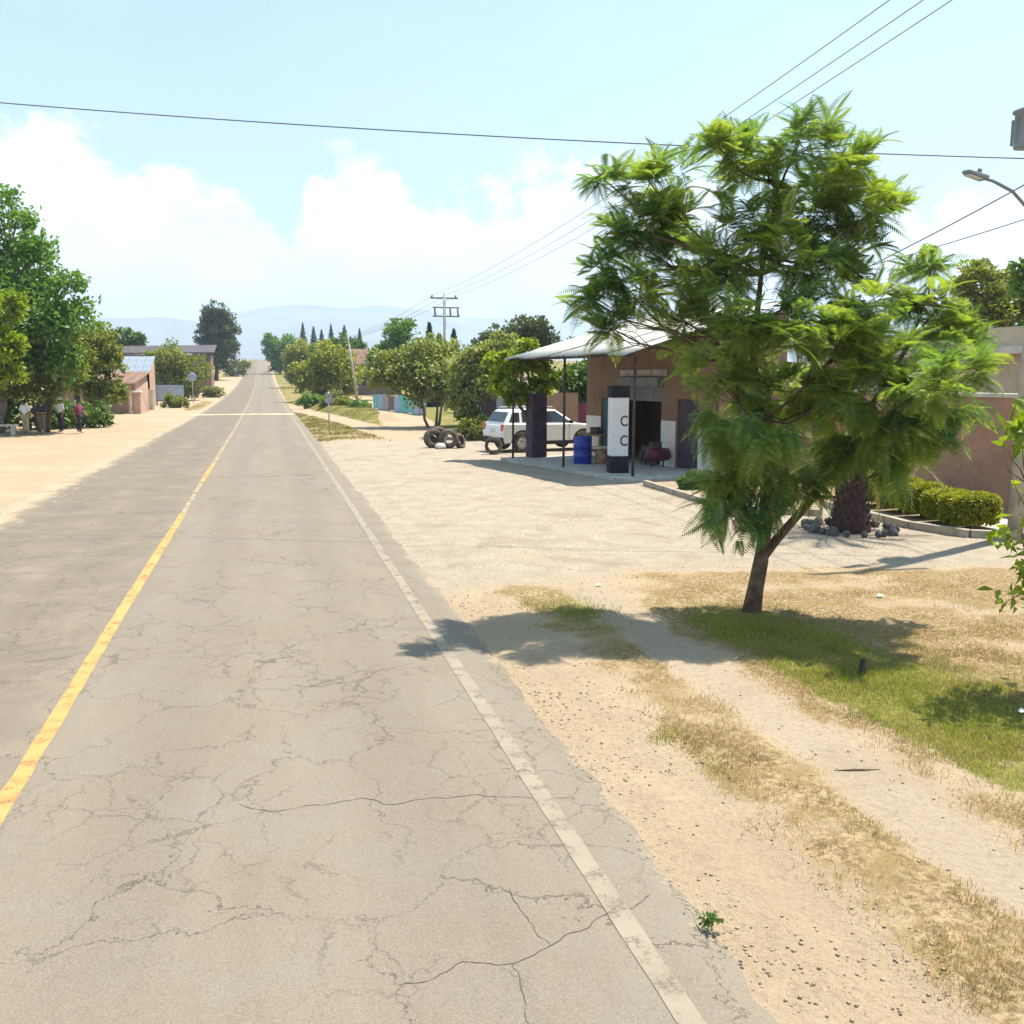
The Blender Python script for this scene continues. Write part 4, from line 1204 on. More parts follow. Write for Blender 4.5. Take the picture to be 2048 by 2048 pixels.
# front wall faces the road (local -x)
fw = wall_with_openings('front_wall', 7.4, 3.95, .18, [(1.0, 1.9, 0, 2.1), (2.5, 4.6, 0, 2.5), (5.4, 6.5, 0, 2.15)], M['wall_peach'], shop, (3.2, 7.45, 0), math.radians(-90))
dd = box('door', (1.45, .1, 1.04), (.9, .05, 2.08), M['door_teal'], fw)
box('handle', (.36, -.05, 0), (.04, .05, .14), M['chrome'], dd)
dd = box('door', (5.95, .1, 1.06), (1.1, .05, 2.12), M['door_dark'], fw)
box('handle', (.42, -.05, 0), (.04, .05, .14), M['chrome'], dd)
sb = box('shutter_box', (3.55, -.12, 2.66), (2.3, .24, .3), M['steel'], fw, .01)
for k in range(5): box('shutter_slat', (0, .17, -.2 - k * .09), (2.06, .03, .08), M['steel'], sb)
for k, (x, w2) in enumerate(((.5, .98), (2.2, .58))): box('painted_dado', (x, -.004, .75), (w2, .012, 1.46), M['wall_white'], fw)
box('lintel', (3.55, -.02, 2.95), (2.6, .06, .2), M['concrete'], fw)
box('painted_dado', (4.99, -.004, .75), (.76, .012, 1.46), M['wall_white'], fw)
box('painted_dado', (6.93, -.004, .75), (.84, .012, 1.46), M['wall_white'], fw)
# gable end facing the camera
bm = bmesh.new()
z0, z1 = 3.95, 3.42 + 5.6 * .27 - .1
vs = [bm.verts.new(v) for v in ((3.2, 0, 0), (5.6, 0, 0), (5.6, 0, z1), (3.2, 0, z0), (3.2, .18, 0), (5.6, .18, 0), (5.6, .18, z1), (3.2, .18, z0))]
for f in ((0, 1, 2, 3), (5, 4, 7, 6), (3, 2, 6, 7), (1, 5, 6, 2), (0, 3, 7, 4)): bm.faces.new([vs[i] for i in f])
bmesh_obj('gable_wall', bm, M['wall_peach'], shop, (0, -.02, 0))
box('back_wall', (5.55, 3.7, 2.35), (.18, 7.2, 4.7), M['wall_peach'], shop)
bm = bmesh.new(); b_box(bm, (4.4, 7.38, 1.95), (2.2, .14, 3.9)); bmesh_obj('end_wall', bm, M['wall_peach'], shop)
box('floor_slab', (2.6, 3.6, .03), (5.4, 8.0, .1), M['concrete'], shop)

# a few things kept under the shelter
def tyre_mesh(R, w, hole):
    prof = [(hole, -w * .36), (hole + .015, -w * .48), (R * .78, -w * .54), (R * .93, -w * .48), (R, -w * .4), (R * .985, -w * .2), (R, -w * .17), (R, w * .17), (R * .985, w * .2), (R, w * .4), (R * .93, w * .48), (R * .78, w * .54), (hole + .015, w * .48), (hole, w * .36), (hole + .03, 0), (hole, -w * .36)]
    n = 32; V = []; F = []
    for j, (r, z) in enumerate(prof):
        for k in range(n):
            t = 2 * math.pi * k / n
            rr_ = r * (1 - (.03 if (k % 2 and r > R * .95) else 0))
            V.append((rr_ * math.cos(t), rr_ * math.sin(t), z))
    for i in range(len(prof) - 1):
        for k in range(n):
            F.append((i * n + k, i * n + (k + 1) % n, (i + 1) * n + (k + 1) % n, (i + 1) * n + k))
    me = bpy.data.meshes.new('tyre'); me.from_pydata(V, [], F); me.update()
    for p_ in me.polygons: p_.use_smooth = True
    me.materials.append(M['rubber'])
    return me


TY = tyre_mesh(.33, .2, .2); TYB = tyre_mesh(.39, .28, .2)


def tyre(me, loc, rot, label):
    return tag(link('tyre', me, None, None, loc, rot), label, 'tyre', 'worn tyres lying about the shop yard')


R90 = math.pi / 2
tyre(TYB, (6.42, 37.9, .37), (R90 - .18, 0, .3), 'big worn tyre standing in the heap, left one')
tyre(TYB, (7.0, 37.6, .37), (R90 + .2, 0, -.35), 'big worn tyre standing in the heap, right one')
tyre(TYB, (6.7, 38.3, .44), (R90 - .5, .1, .1), 'big worn tyre propped at the back of the heap')
tyre(TY, (7.45, 37.65, .26), (R90 - .35, 0, .9), 'small tyre leaning at the right end of the heap')
tyre(TY, (8.02, 34.1, .31), (R90 - .2, 0, -.2), 'small tyre standing behind the white car')
tyre(TY, (12.0, 28.6, .1), (0, 0, 0), 'tyre lying flat at the bottom of the stack by the shop wall')
tyre(TY, (12.02, 28.6, .305), (0, 0, .5), 'tyre on top of the stack by the shop wall')
tyre(TY, (11.98, 28.62, .51), (0, 0, 1.1), 'third tyre crowning the stack by the shop wall')
tyre(TY, (11.6, 27.9, .32), (R90 - .22, 0, -.6), 'tyre leaning in the shade beside the tyre stack')
bm = bmesh.new(); bmesh.ops.create_icosphere(bm, subdivisions=3, radius=.2)
for v in bm.verts:
    v.co.z *= .6; v.co *= 1 + .25 * (math.sin(v.co.x * 23) * math.cos(v.co.y * 19 + v.co.z * 13))
tag(bmesh_obj('sack', bm, M['bag_white'], None, (6.62, 37.25, .1), smooth=True), 'small white sack lying in front of the tyre heap', 'sack')

# clutter kept in the shade of the shelter
cp = empty('air_compressor', (11.5, 27.0, .08), .4, 'dark red air compressor in the shade before the shop wall', 'compressor')
rod('tank', [(-.42, 0, .38), (-.36, 0, .38), (.36, 0, .38), (.42, 0, .38)], [.08, .2, .2, .08], M['maroon'], cp, 16)
box('motor', (-.1, 0, .68), (.34, .24, .2), M['steel_dark'], cp, .02)
for x in (-.25, .25): rod('leg', [(x, 0, 0), (x, 0, .25)], .03, M['steel_dark'], cp)
rod('handle', [(.4, 0, .45), (.55, 0, .6), (.55, 0, .75)], .015, M['steel_dark'], cp)
wb = empty('work_bench', (10.75, 30.6, .08), math.radians(-78.5), 'dark wooden work bench at the shop wall left of the window', 'bench')
box('top', (0, 0, .8), (1.5, .55, .06), M['wood'], wb, .01)
for x in (-.65, .65):
    for y in (-.2, .2): box('leg', (x, y, .385), (.07, .07, .77), M['wood'], wb)
box('shelf', (0, 0, .25), (1.36, .45, .04), M['wood'], wb)
tag(box('toolbox', (10.75, 30.45, 1.03), (.28, .45, .22), M['steel_dark'], None, .02, (0, 0, .2)), 'black metal toolbox on the work bench', 'toolbox')

# painted sign pillar
sgn = empty('sign_pillar', (9.76, 25.82, 0), math.radians(-8), 'square white pillar with black cap and base and grey letters', 'sign')
box('base', (0, 0, .27), (.54, .54, .6), M['paint_black'], sgn, .012)
box('shaft', (0, 0, 1.4), (.5, .5, 1.7), M['paint_white'], sgn, .012)
box('cap', (0, 0, 2.4), (.54, .54, .34), M['paint_black'], sgn, .012)
for ch, z in (('C', 1.58), ('C', 1.02)):
    cu = bpy.data.curves.new('letter', 'FONT'); cu.body = ch; cu.size = .42; cu.align_x = 'CENTER'; cu.extrude = .002; cu.offset = .008
    t = bpy.data.objects.new('letter', cu); COL.objects.link(t)
    dg = bpy.context.evaluated_depsgraph_get()
    me = bpy.data.meshes.new_from_object(t.evaluated_get(dg)); bpy.data.objects.remove(t)
    o = link('letter', me, M['print_grey'], sgn, (.115, -.2535, z - .15), (R90, 0, 0)); o.scale = (.78, 1, 1)

tag(box('square_pillar', (8.95, 31.6, 1.1), (.56, .56, 2.3), M['pillar_dark'], None, .02, (0, 0, .15)), 'plain square dark pillar in front of the white car', 'pillar')

# blue barrel
bar = empty('barrel', (9.68, 28.76, 0), 0, 'blue plastic barrel beside the white pillar', 'barrel')
lathe('body', [(0, 0), (.27, 0), (.285, .03), (.29, .28), (.302, .3), (.302, .34), (.29, .36), (.29, .6), (.302, .62), (.302, .66), (.29, .68), (.28, .9), (.25, .94)], M['barrel_blue'], bar, 28)
lathe('lid', [(.252, .935), (.252, .955), (.235, .96), (.225, .945), (0, .945)], M['barrel_blue'], bar, 28)
st = empty('wooden_stool', (10.22, 28.5, 0), .3, 'rough wooden block stool right of the blue barrel', 'stool')
lathe('block', [(0, 0), (.2, 0), (.19, .3), (.2, .56), (0, .56)], M['wood'], st, 14)
box('seat', (0, 0, .6), (.5, .44, .06), M['wall_cream'], st, .012)

# parked white car
car = empty('parked_car', (10.36, 35.78, 0), math.radians(12.7), 'white sport utility car parked side on behind the dark pillar', 'car')
def prism(name, pts, y0, y1, mat, parent, bevel=.0, inset=None):
    bm = bmesh.new()
    lo = [bm.verts.new((x, y0, z)) for x, z in pts]; hi = [bm.verts.new((x, y1, z)) for x, z in pts]
    bm.faces.new(lo); bm.faces.new(hi[::-1])
    n_ = len(pts)
    for i in range(n_): bm.faces.new((lo[i], hi[i], hi[(i + 1) % n_], lo[(i + 1) % n_]))
    bmesh.ops.recalc_face_normals(bm, faces=bm.faces)
    if bevel:
        es = [e for e in bm.edges if abs(e.verts[0].co.y - e.verts[1].co.y) < 1e-5]
        bmesh.ops.bevel(bm, geom=es, offset=bevel, segments=3, affect='EDGES', profile=.6)
    return bmesh_obj(name, bm, mat, parent, smooth=False)


def arch(cx, r, z0, a0, a1, n=10):
    return [(cx + r * math.cos(a0 + (a1 - a0) * i / n), z0 + r * math.sin(a0 + (a1 - a0) * i / n)) for i in range(n + 1)]


wr = .34
body = [(-2.13, .5), (-2.15, .75), (-2.1, 1.0), (-2.02, 1.1)] + [(1.05, 1.06), (1.45, 1.03), (1.78, .97), (2.0, .88), (2.11, .74), (2.14, .52), (2.08, .3)]
lower = [(2.08, .3)] + arch(1.36, .42, .36, 0, math.pi) + arch(-1.31, .42, .36, 0, math.pi) + [(-2.08, .34)]
prism('body', [body[0]] + body[1:] + lower[1:], -.9, .9, M['car_white'], car, .085)
bm = bmesh.new()
bt = [(-2.04, 1.08), (1.08, 1.05)]; ZR = 1.62
ring_lo = [(-2.04, -.86, 1.08), (1.1, -.86, 1.05), (1.1, .86, 1.05), (-2.04, .86, 1.08)]
ring_hi = [(-1.72, -.66, 1.58), (.22, -.66, 1.6), (.22, .66, 1.6), (-1.72, .66, 1.58)]
lo = [bm.verts.new(v) for v in ring_lo]; hi = [bm.verts.new(v) for v in ring_hi]
for i in range(4): bm.faces.new((lo[i], lo[(i + 1) % 4], hi[(i + 1) % 4], hi[i]))
bm.faces.new(hi); bm.faces.new(lo[::-1])
bmesh.ops.bevel(bm, geom=[e for e in bm.edges if max(v.co.z for v in e.verts) > 1.5], offset=.13, segments=4, affect='EDGES', profile=.6)
bmesh_obj('cabin', bm, M['car_white'], car)


def pane(name, quad, parent, mat, lift=.012):
    q = [Vector(v) for v in quad]; nn = (q[1] - q[0]).cross(q[3] - q[0]).normalized()
    bm = bmesh.new()
    a_ = [bm.verts.new(v + nn * lift) for v in q]; b_ = [bm.verts.new(v - nn * .02) for v in q]
    bm.faces.new(a_); bm.faces.new(b_[::-1])
    for i in range(4): bm.faces.new((a_[i], b_[i], b_[(i + 1) % 4], a_[(i + 1) % 4]))
    bmesh.ops.recalc_face_normals(bm, faces=bm.faces)
    return bmesh_obj(name, bm, mat, parent)


def side(x, z, s):
    f = (z - 1.06) / (1.59 - 1.06)
    return (x, s * (.86 - .2 * f), z)


for s in (-1, 1):
    for pts in ([(-1.86, 1.14), (-1.42, 1.13), (-1.38, 1.5), (-1.66, 1.49)], [(-1.3, 1.13), (-.42, 1.12), (-.42, 1.53), (-1.28, 1.51)], [(-.33, 1.12), (.78, 1.1), (.18, 1.53), (-.33, 1.53)]):
        q = [side(x, z, s) for x, z in pts]
        pane('window', q if s < 0 else q[::-1], car, M['glass'])
    box('door_handle', (-.55, s * .905, .95), (.2, .03, .035), M['car_white'], car, .008)
    box('door_handle', (.42, s * .905, .94), (.2, .03, .035), M['car_white'], car, .008)
    m_ = box('mirror', (.75, s * .98, 1.12), (.12, .2, .14), M['car_black'], car, .03)
    rod('roof_rail', [(-1.6, s * .6, 1.6), (-1.55, s * .6, 1.67), (.1, s * .6, 1.69), (.16, s * .6, 1.62)], .018, M['galv'], car)
    box('tail_lamp', (-2.1, s * .76, .93), (.08, .2, .26), M['car_lamp'], car, .02)
    box('headlamp', (2.03, s * .68, .8), (.16, .36, .16), M['car_head'], car, .03)
    box('sill_trim', (.03, s * .895, .34), (1.75, .05, .14), M['car_black'], car, .01)
    for cx in (-1.31, 1.36):
        bm = bmesh.new()
        P_ = arch(cx, .42, .36, 0, math.pi, 14); Q_ = arch(cx, .48, .36, 0, math.pi, 14)
        va = [bm.verts.new((x, s * .912, z)) for x, z in P_]; vb = [bm.verts.new((x, s * .912, z)) for x, z in Q_]
        vc = [bm.verts.new((x, s * .7, z)) for x, z in P_]; vd = [bm.verts.new((x, s * .85, z)) for x, z in Q_]
        for i in range(14):
            bm.faces.new((va[i], va[i + 1], vb[i + 1], vb[i])); bm.faces.new((va[i], vc[i], vc[i + 1], va[i + 1])); bm.faces.new((vb[i], vb[i + 1], vd[i + 1], vd[i]))
        bmesh_obj('wheel_arch', bm, M['car_black'], car)
pane('windscreen', [(1.06, .74, 1.09), (1.06, -.74, 1.09), (.33, -.6, 1.55), (.33, .6, 1.55)][::-1], car, M['glass'], .02)
pane('rear_window', [(-2.0, -.68, 1.14), (-2.0, .68, 1.14), (-1.8, .58, 1.5), (-1.8, -.58, 1.5)][::-1], car, M['glass'], .02)
for s in (-1, 1):
    for x in (-.86, -.37, .72): box('door_seam', (x, s * .9005, .74), (.012, .006, .6), M['car_black'], car)
box('rear_bumper', (-2.12, 0, .45), (.14, 1.74, .24), M['car_black'], car, .03)
box('front_bumper', (2.11, 0, .42), (.14, 1.72, .24), M['car_black'], car, .03)
box('grille', (2.12, 0, .68), (.06, .9, .16), M['car_black'], car, .02)
box('number_plate', (-2.165, 0, .82), (.015, .34, .15), M['plate'], car)
CT = tyre_mesh(wr, .22, .215)
for cx in (-1.31, 1.36):
    for s in (-1, 1):
        wpart = link('wheel', CT, None, car, (cx, s * .79, wr), (R90, 0, 0))
        lathe('rim', [(.0, -.05), (.05, -.06), (.06, -.03), (.19, -.045), (.222, -.075), (.222, .07), (.19, .05), (.06, .04), (.05, .07), (0, .06)], M['chrome'], wpart, 20)
        for k in range(5):
            t = k * 2 * math.pi / 5
            box('spoke', (.12 * math.cos(t), .12 * math.sin(t), .0), (.17, .05, .13), M['chrome'], wpart, .01, (0, 0, t))

# mauve boundary wall along the plot, coping on top
bw = empty('boundary_wall', (15.1, 9.0, 0), 0, 'long mauve brown rendered wall with pale coping behind the hedge', 'wall')
box('wall', (.1, 9.0, 1.13), (.2, 18, 2.5), M['wall_mauve'], bw)
for i in range(9):
    box('coping', (.1, 1.0 + i * 2.0, 2.42), (.3, 1.985, .09), M['concrete_light'], bw, .012)
for y in (.2, 6.0, 12.0, 17.8):
    box('pier', (.09, y, 1.1), (.3, .32, 2.44), M['wall_mauve'], bw, .01)

# grey concrete building beyond the wall
cb = empty('concrete_building', (19, 13, 0), 0, 'low pale yellowish building behind the mauve wall', 'building')
w_ = wall_with_openings('wall', 17, 3.4, .2, [(1.5, 2.9, 1.0, 2.2), (6, 7.4, 1.0, 2.2), (11, 12.4, 1.0, 2.2)], M['building_pale'], cb, (0, 17, 0), math.radians(-90))
for x in (1.5, 6, 11): window_in(w_, x, x + 1.4, 1.0, 2.2, M['galv'])
box('side_wall', (4, .05, 1.7), (7.8, .2, 3.4), M['building_pale'], cb)
box('far_wall', (4, 16.9, 1.7), (7.8, .2, 3.4), M['building_pale'], cb)
box('roof_slab', (3.9, 8.5, 3.5), (8.6, 17.6, .2), M['concrete_light'], cb, .02)
box('parapet', (-.25, 8.5, 3.85), (.15, 17.4, .5), M['building_pale'], cb)

# kerbs
def kerb(pts, label):
    root = empty('kerb', (pts[0][0], pts[0][1], 0), 0, label, 'kerb')
    me = {}
    for (x0, y0), (x1, y1) in zip(pts[:-1], pts[1:]):
        L = math.hypot(x1 - x0, y1 - y0); n_ = max(1, round(L / .8)); a_ = math.atan2(y1 - y0, x1 - x0)
        for k in range(n_):
            t = (k + .5) / n_
            box('kerb_stone', (x0 + (x1 - x0) * t - pts[0][0], y0 + (y1 - y0) * t - pts[0][1], .03), (L / n_ - .015, .14, .2), M['kerb'], root, .015, (0, 0, a_ + RNG.normal(0, .015)))


kerb([(9.55, 23.2), (9.42, 19.6), (9.9, 17.6), (10.9, 17.1)], 'pale low kerb edging the weedy bed by the shop')
kerb([(11.75, 18.2), (11.6, 15.2), (12.0, 14.1), (13.4, 13.2)], 'pale kerb curving in front of the hedge to the utility pole')
pave = box('concrete_pad', (13.4, 14.6, .012), (1.3, 2.6, .06), M['concrete_light'])
tag(pave, 'pale concrete pad round the foot of the utility pole', None, None, 'structure')

# ---------------------------------------------------------------- poles, lamp and wires
up = empty('utility_pole', (12.87, 13.97, 0), 0, 'grey concrete utility pole with street lamp at the right edge', 'pole')
rod('pole', [(0, 0, -.2), (.05, .02, 5), (.1, .03, 10.9)], [.17, .14, .095], M['concrete'], up, 14)
box('crossarm', (.1, 0, 10.3), (2.0, .1, .1), M['galv'], up)
for x in (-.6, 0.05, .6):
    lathe('insulator', [(0, 0), (.05, 0), (.07, .05), (.03, .08), (.06, .13), (.02, .17), (0, .17)], M['ceramic'], up, 12, (x, 0, 10.35))
tr_ = empty('x')
bpy.data.objects.remove(tr_)
tb = lathe('transformer', [(0, -.33), (.19, -.33), (.2, -.3), (.2, .22), (.24, .24), (.24, .27), (.1, .33), (0, .34)], M['transformer'], up, 18, (-.42, -.02, 6.93))
for k in range(6):
    t = k / 6 * 6.28
    box('cooling_fin', (.22 * math.cos(t), .22 * math.sin(t), -.05), (.07, .012, .42), M['transformer'], tb, 0, (0, 0, t))
rod('drain_pipe', [(-.32, -.1, 6.6), (-.32, -.12, 6.45), (-.22, -.1, 6.35), (-.05, 0, 6.3)], .018, M['steel'], up)
arm = rod('lamp_arm', [(-.05, -.02, 5.15), (-.35, -.1, 5.6), (-.8, -.22, 5.85), (-1.3, -.34, 5.97), (-1.55, -.4, 5.99)], [.03, .03, .028, .026, .024], M['lampgrey'], up)
bm = bmesh.new()
vs_ = b_box(bm, (0, 0, 0), (.5, .2, .085), .03)
for v in bm.verts:
    if v.co.x < -.1: v.co.y *= .72; v.co.z *= .7
lh = bmesh_obj('lamp_head', bm, M['lampgrey'], up, (-1.74, -.45, 6.02), (0, .12, math.radians(15)))
box('lens', (-.04, 0, -.045), (.34, .12, .012), M['car_head'], lh)
lathe('photocell', [(0, .0), (.035, 0), (.035, .07), (.02, .09), (0, .09)], M['lampgrey'], lh, 12, (.1, 0, .04))

fp = empty('utility_pole', (14.3, 78, 0), 0, 'distant power pole with double crossarms beyond the olive trees', 'pole')
rod('pole', [(0, 0, -.2), (-.05, 0, 9.6)], [.16, .1], M['concrete'], fp, 10)
box('crossarm', (-.05, 0, 9.2), (2.3, .12, .12), M['steel'], fp)
box('crossarm', (.1, 0, 8.45), (2.2, .12, .1), M['steel'], fp)
box('crossarm', (.1, 0, 7.75), (2.2, .12, .1), M['steel'], fp)
for x in (-.85, .42, 1.05):
    rod('switch', [(x, 0, 8.43), (x + .06, 0, 7.7)], .075, M['steel'], fp)
for x in (-1.0, 0.0, .95):
    lathe('insulator', [(0, 0), (.06, 0), (.08, .06), (.04, .1), (.07, .16), (0, .2)], M['ceramic'], fp, 10, (x - .05, 0, 9.26))

lp = empty('utility_pole', (9.15, 100, float(tz(100))), 0, 'thin pale leaning pole beside the yellowing tree', 'pole')
rod('pole', [(0, 0, -.2), (-.95, 0, 7.0)], [.13, .09], M['concrete'], lp, 10)
box('crossarm', (-.9, 0, 6.7), (1.0, .08, .08), M['steel'], lp)


def wire(a_, b_, sag, label, r=.011, n_=40):
    t = np.linspace(0, 1, n_)[:, None]
    p_ = np.array(a_) * (1 - t) + np.array(b_) * t
    p_[:, 2] -= sag * 4 * (t * (1 - t))[:, 0]
    o = rod('overhead_wire', p_ - p_[0], r, M['wire'], None, 6, loc=tuple(p_[0]))
    return tag(o, label, 'wire')


for k, (xa, xb, lab) in enumerate(((-.6, -1.0, 'overhead power line nearest the road at the top right'), (.05, 0.0, 'middle of the three power lines at the top right'), (.6, .95, 'overhead power line farthest from the road at the top right'))):
    wire((12.87 + xa, 13.97, 10.5), (14.25 + xb, 78, 9.44), .75, lab, .01)
wire((12.8, 13.97, 6.45), (-30, 33.0, 12.4), .7, 'dark cable crossing high over the road', .011, 70)
wire((12.85, 13.97, 6.2), (13.2, 24.6, 4.4), .12, 'service cable from the lamp pole down to the shop roof', .012)
wire((12.85, 13.97, 5.55), (15.3, 33, 5.6), .25, 'thin lower cable running behind the feathery tree', .009)
for k, x in enumerate((-.9, .1, 1.0)):
    wire((14.25 + x, 78, 9.44), (8.4 + x * .4, 102, 6.9), .4, ('faint line from the distant power pole to the leaning pole, left strand', 'faint line from the distant power pole to the leaning pole, middle strand', 'faint line from the distant power pole to the leaning pole, right strand')[k], .012)

# ---------------------------------------------------------------- left side of the road
ph = empty('adobe_house', (-15.6, 81, 0), math.radians(-6), 'pink adobe house with a porch behind the left trees', 'house')
w_ = wall_with_openings('front_wall', 5.6, 2.5, .3, [(1.0, 1.9, 0, 2.0), (3.0, 4.0, .9, 1.9)], M['wall_pink'], ph)
box('door', (1.45, .15, 1.0), (.9, .06, 2.0), M['door_dark'], w_)
window_in(w_, 3.0, 4.0, .9, 1.9, M['wood'], .15)
box('side_wall', (5.45, 2.2, 1.25), (.3, 3.8, 2.5), M['wall_pink'], ph)
box('side_wall', (.15, 2.2, 1.25), (.3, 3.8, 2.5), M['wall_pink'], ph)
box('back_wall', (2.8, 4.2, 1.25), (5.6, .2, 2.5), M['wall_pink'], ph)
for i in range(7):
    corr_sheet('roof_sheet', 6.4, .98, M['roof_tile'], ph, (-.3 + i * .92, -1.6, 2.42), (0, math.radians(-8), R90), pitch=.22, amp=.05) if False else None
for i in range(8):
    o = corr_sheet('roof_sheet', 6.3, .82, M['roof_tile'], ph, (.5 + i * .78 - .04, -1.75, 2.3 + .006 * (i % 2)), (0, math.radians(-9), R90), pitch=.2, amp=.04)
for x in (.2, 2.0, 3.8, 5.5):
    lathe('porch_column', [(0, 0), (.18, 0), (.18, .2), (.13, .25), (.12, 2.2), (.17, 2.3), (0, 2.3)], M['wall_pink'], ph, 12, (x, -1.5, 0))

hb = empty('village_house', (-14.6, 95, .04), 0, 'small house with sloping blue grey roof on the left', 'house')
w_ = wall_with_openings('front_wall', 4.0, 3.2, .2, [(.5, 1.4, 0, 2.0), (2.3, 3.3, 1, 2)], M['wall_pink'], hb)
box('door', (.95, .1, 1.0), (.9, .06, 2.0), M['door_dark'], w_)
window_in(w_, 2.3, 3.3, 1, 2, M['wall_white'])
bm = bmesh.new()
vs = [bm.verts.new(v) for v in ((4, 0, 0), (4, 5, 0), (4, 5, 4.7), (4, 0, 3.2), (3.8, 0, 0), (3.8, 5, 0), (3.8, 5, 4.7), (3.8, 0, 3.2))]
for f in ((0, 1, 2, 3), (5, 4, 7, 6), (3, 2, 6, 7), (1, 5, 6, 2), (0, 3, 7, 4)): bm.faces.new([vs[i] for i in f])
bmesh_obj('gable_wall', bm, M['wall_pink'], hb)
box('back_wall', (2, 4.95, 2.3), (4, .2, 4.6), M['wall_pink'], hb)
for i in range(6):
    corr_sheet('roof_sheet', 5.9, .8, M['roof_blue'], hb, (.5 + i * .76 - .2, -.4, 3.12 + .006 * (i % 2)), (0, -math.atan(.3), R90), pitch=.2, amp=.03)
gw = empty('garden_wall', (-12.3, 92, .03), math.radians(-55), 'cream yard wall stepping down toward the billboard', 'wall')
box('wall', (2.4, 0, .8), (4.8, .18, 1.8), M['wall_cream'], gw)
box('coping', (2.4, 0, 1.73), (4.9, .28, .08), M['concrete_light'], gw, .01)
gp = empty('gate_pillar', (-9.9, 79.5, 0), 0, 'pale pink gate pillar right of the adobe house', 'pillar')
box('shaft', (0, 0, .8), (.7, .7, 1.7), M['wall_pink'], gp, .02)
box('cap', (0, 0, 1.7), (.85, .85, .12), M['wall_white'], gp, .02)

bb = empty('long_building', (-23, 150, float(tz(150))), 0, 'long dark brown building with a flat dark roof far left', 'building')
w_ = wall_with_openings('wall', 15, 5.6, .25, [(1.5 + i * 2.8, 2.8 + i * 2.8, 2.4, 3.8) for i in range(5)], M['wall_brown'], bb)
for i in range(5): window_in(w_, 1.5 + i * 2.8, 2.8 + i * 2.8, 2.4, 3.8, M['wood'], .1)
box('side_wall', (14.9, 4, 2.8), (.2, 7.5, 5.6), M['wall_brown'], bb)
bm = bmesh.new()
vs = [bm.verts.new(v) for v in ((-.6, -.9, 5.55), (15.6, -.9, 5.75), (15.6, 8, 7.1), (-.6, 8, 6.8), (-.6, -.9, 5.75), (15.6, -.9, 5.95), (15.6, 8, 7.3), (-.6, 8, 7.0))]
for f in ((3, 2, 1, 0), (4, 5, 6, 7), (0, 1, 5, 4), (1, 2, 6, 5), (2, 3, 7, 6), (3, 0, 4, 7)): bm.faces.new([vs[i] for i in f])
bmesh_obj('roof', bm, M['roof_dark'], bb)

bl = empty('billboard', (-9.4, 100, .06), math.radians(4), 'blank blue grey billboard on short legs by the left road', 'billboard')
box('panel', (0, 0, 1.25), (2.8, .06, 1.5), M['sign_blue'], bl, .01)
box('frame', (0, .05, 1.25), (2.9, .05, .08), M['steel'], bl)
for x in (-1.1, 1.1): rod('leg', [(x, .06, -.2), (x, .06, 1.9)], .05, M['steel'], bl)
rs = empty('road_sign', (-7.5, 105, .09), math.radians(10), 'small round topped grey road sign past the billboard', 'sign')
rod('post', [(0, .04, -.2), (0, .04, 2.9)], .04, M['galv'], rs)
lathe('disc', [(0, 0), (.44, 0), (.46, .015), (.44, .03), (0, .03)], M['sign_blue'], rs, 24, (0, 0, 2.75), (R90, 0, 0))
bench = empty('stone_bench', (-12.75, 51.8, 0), .1, 'low pale concrete bench at the left edge under the trees', 'bench')
box('seat', (0, 0, .46), (1.5, .45, .1), M['concrete_light'], bench, .015)
for x in (-.5, .5): box('leg', (x, 0, .2), (.2, .38, .44), M['concrete_light'], bench, .01)

# ---------------------------------------------------------------- right side, farther off
sp_ = empty('road_sign', (2.95, 48.4, 0), math.radians(20), 'thin grey sign post on the right verge seen from behind', 'sign')
rod('post', [(0, 0, -.2), (0, 0, 2.1)], .035, M['galv'], sp_)
box('panel', (0, -.05, 1.78), (.36, .02, .5), M['sign_grey'], sp_, .008)
box('bracket', (0, -.025, 1.78), (.3, .03, .05), M['galv'], sp_)
rh = empty('village_house', (12.2, 135, float(tz(135))), 0, 'brown roofed house among the trees far right of the road', 'house')
w_ = wall_with_openings('front_wall', 6, 4.2, .2, [(.8, 2.0, 1.2, 2.4), (3.6, 4.8, 1.2, 2.4)], M['wall_brown'], rh)
window_in(w_, .8, 2.0, 1.2, 2.4, M['wood']); window_in(w_, 3.6, 4.8, 1.2, 2.4, M['wood'])
box('side_wall', (.1, 3, 2.1), (.2, 5.6, 4.2), M['wall_white'], rh)
for i in range(8):
    corr_sheet('roof_sheet', 7.2, .85, M['roof_tile'], rh, (.6 + i * .82 - .5, -.7, 4.1 + .006 * (i % 2)), (0, -math.atan(.36), R90), pitch=.22, amp=.05)
tf = empty('sheet_fence', (9.4, 88, .03), math.atan2(-18, 2.0), 'turquoise and blue sheet metal fence behind the right bank', 'fence')
tm = [M['turquoise'], M['wall_blue'], M['sign_grey'], M['wall_brown'], M['wall_blue'], M['turquoise']]
for i in range(9):
    box('fence_panel', (1 + i * 2.0, 0, .62), (1.94, .04, 1.2 + .12 * (i % 3)), tm[i % 6], tf, .005)
    box('fence_post', (i * 2.0, .06, .7), (.09, .09, 1.5), M['steel'], tf)
bh = empty('village_house', (10.0, 47.5, 0), math.radians(-8), 'low pale blue house with turquoise band behind the white car', 'house')
w_ = wall_with_openings('front_wall', 4.2, 2.3, .2, [(.5, 1.3, 0, 1.95), (2.3, 3.3, .8, 1.7)], M['wall_blue'], bh)
box('door', (.9, .1, .97), (.8, .06, 1.95), M['door_dark'], w_)
window_in(w_, 2.3, 3.3, .8, 1.7, M['wall_white'])
box('band', (2.1, -.012, 2.12), (4.24, .03, .26), M['turquoise'], w_)
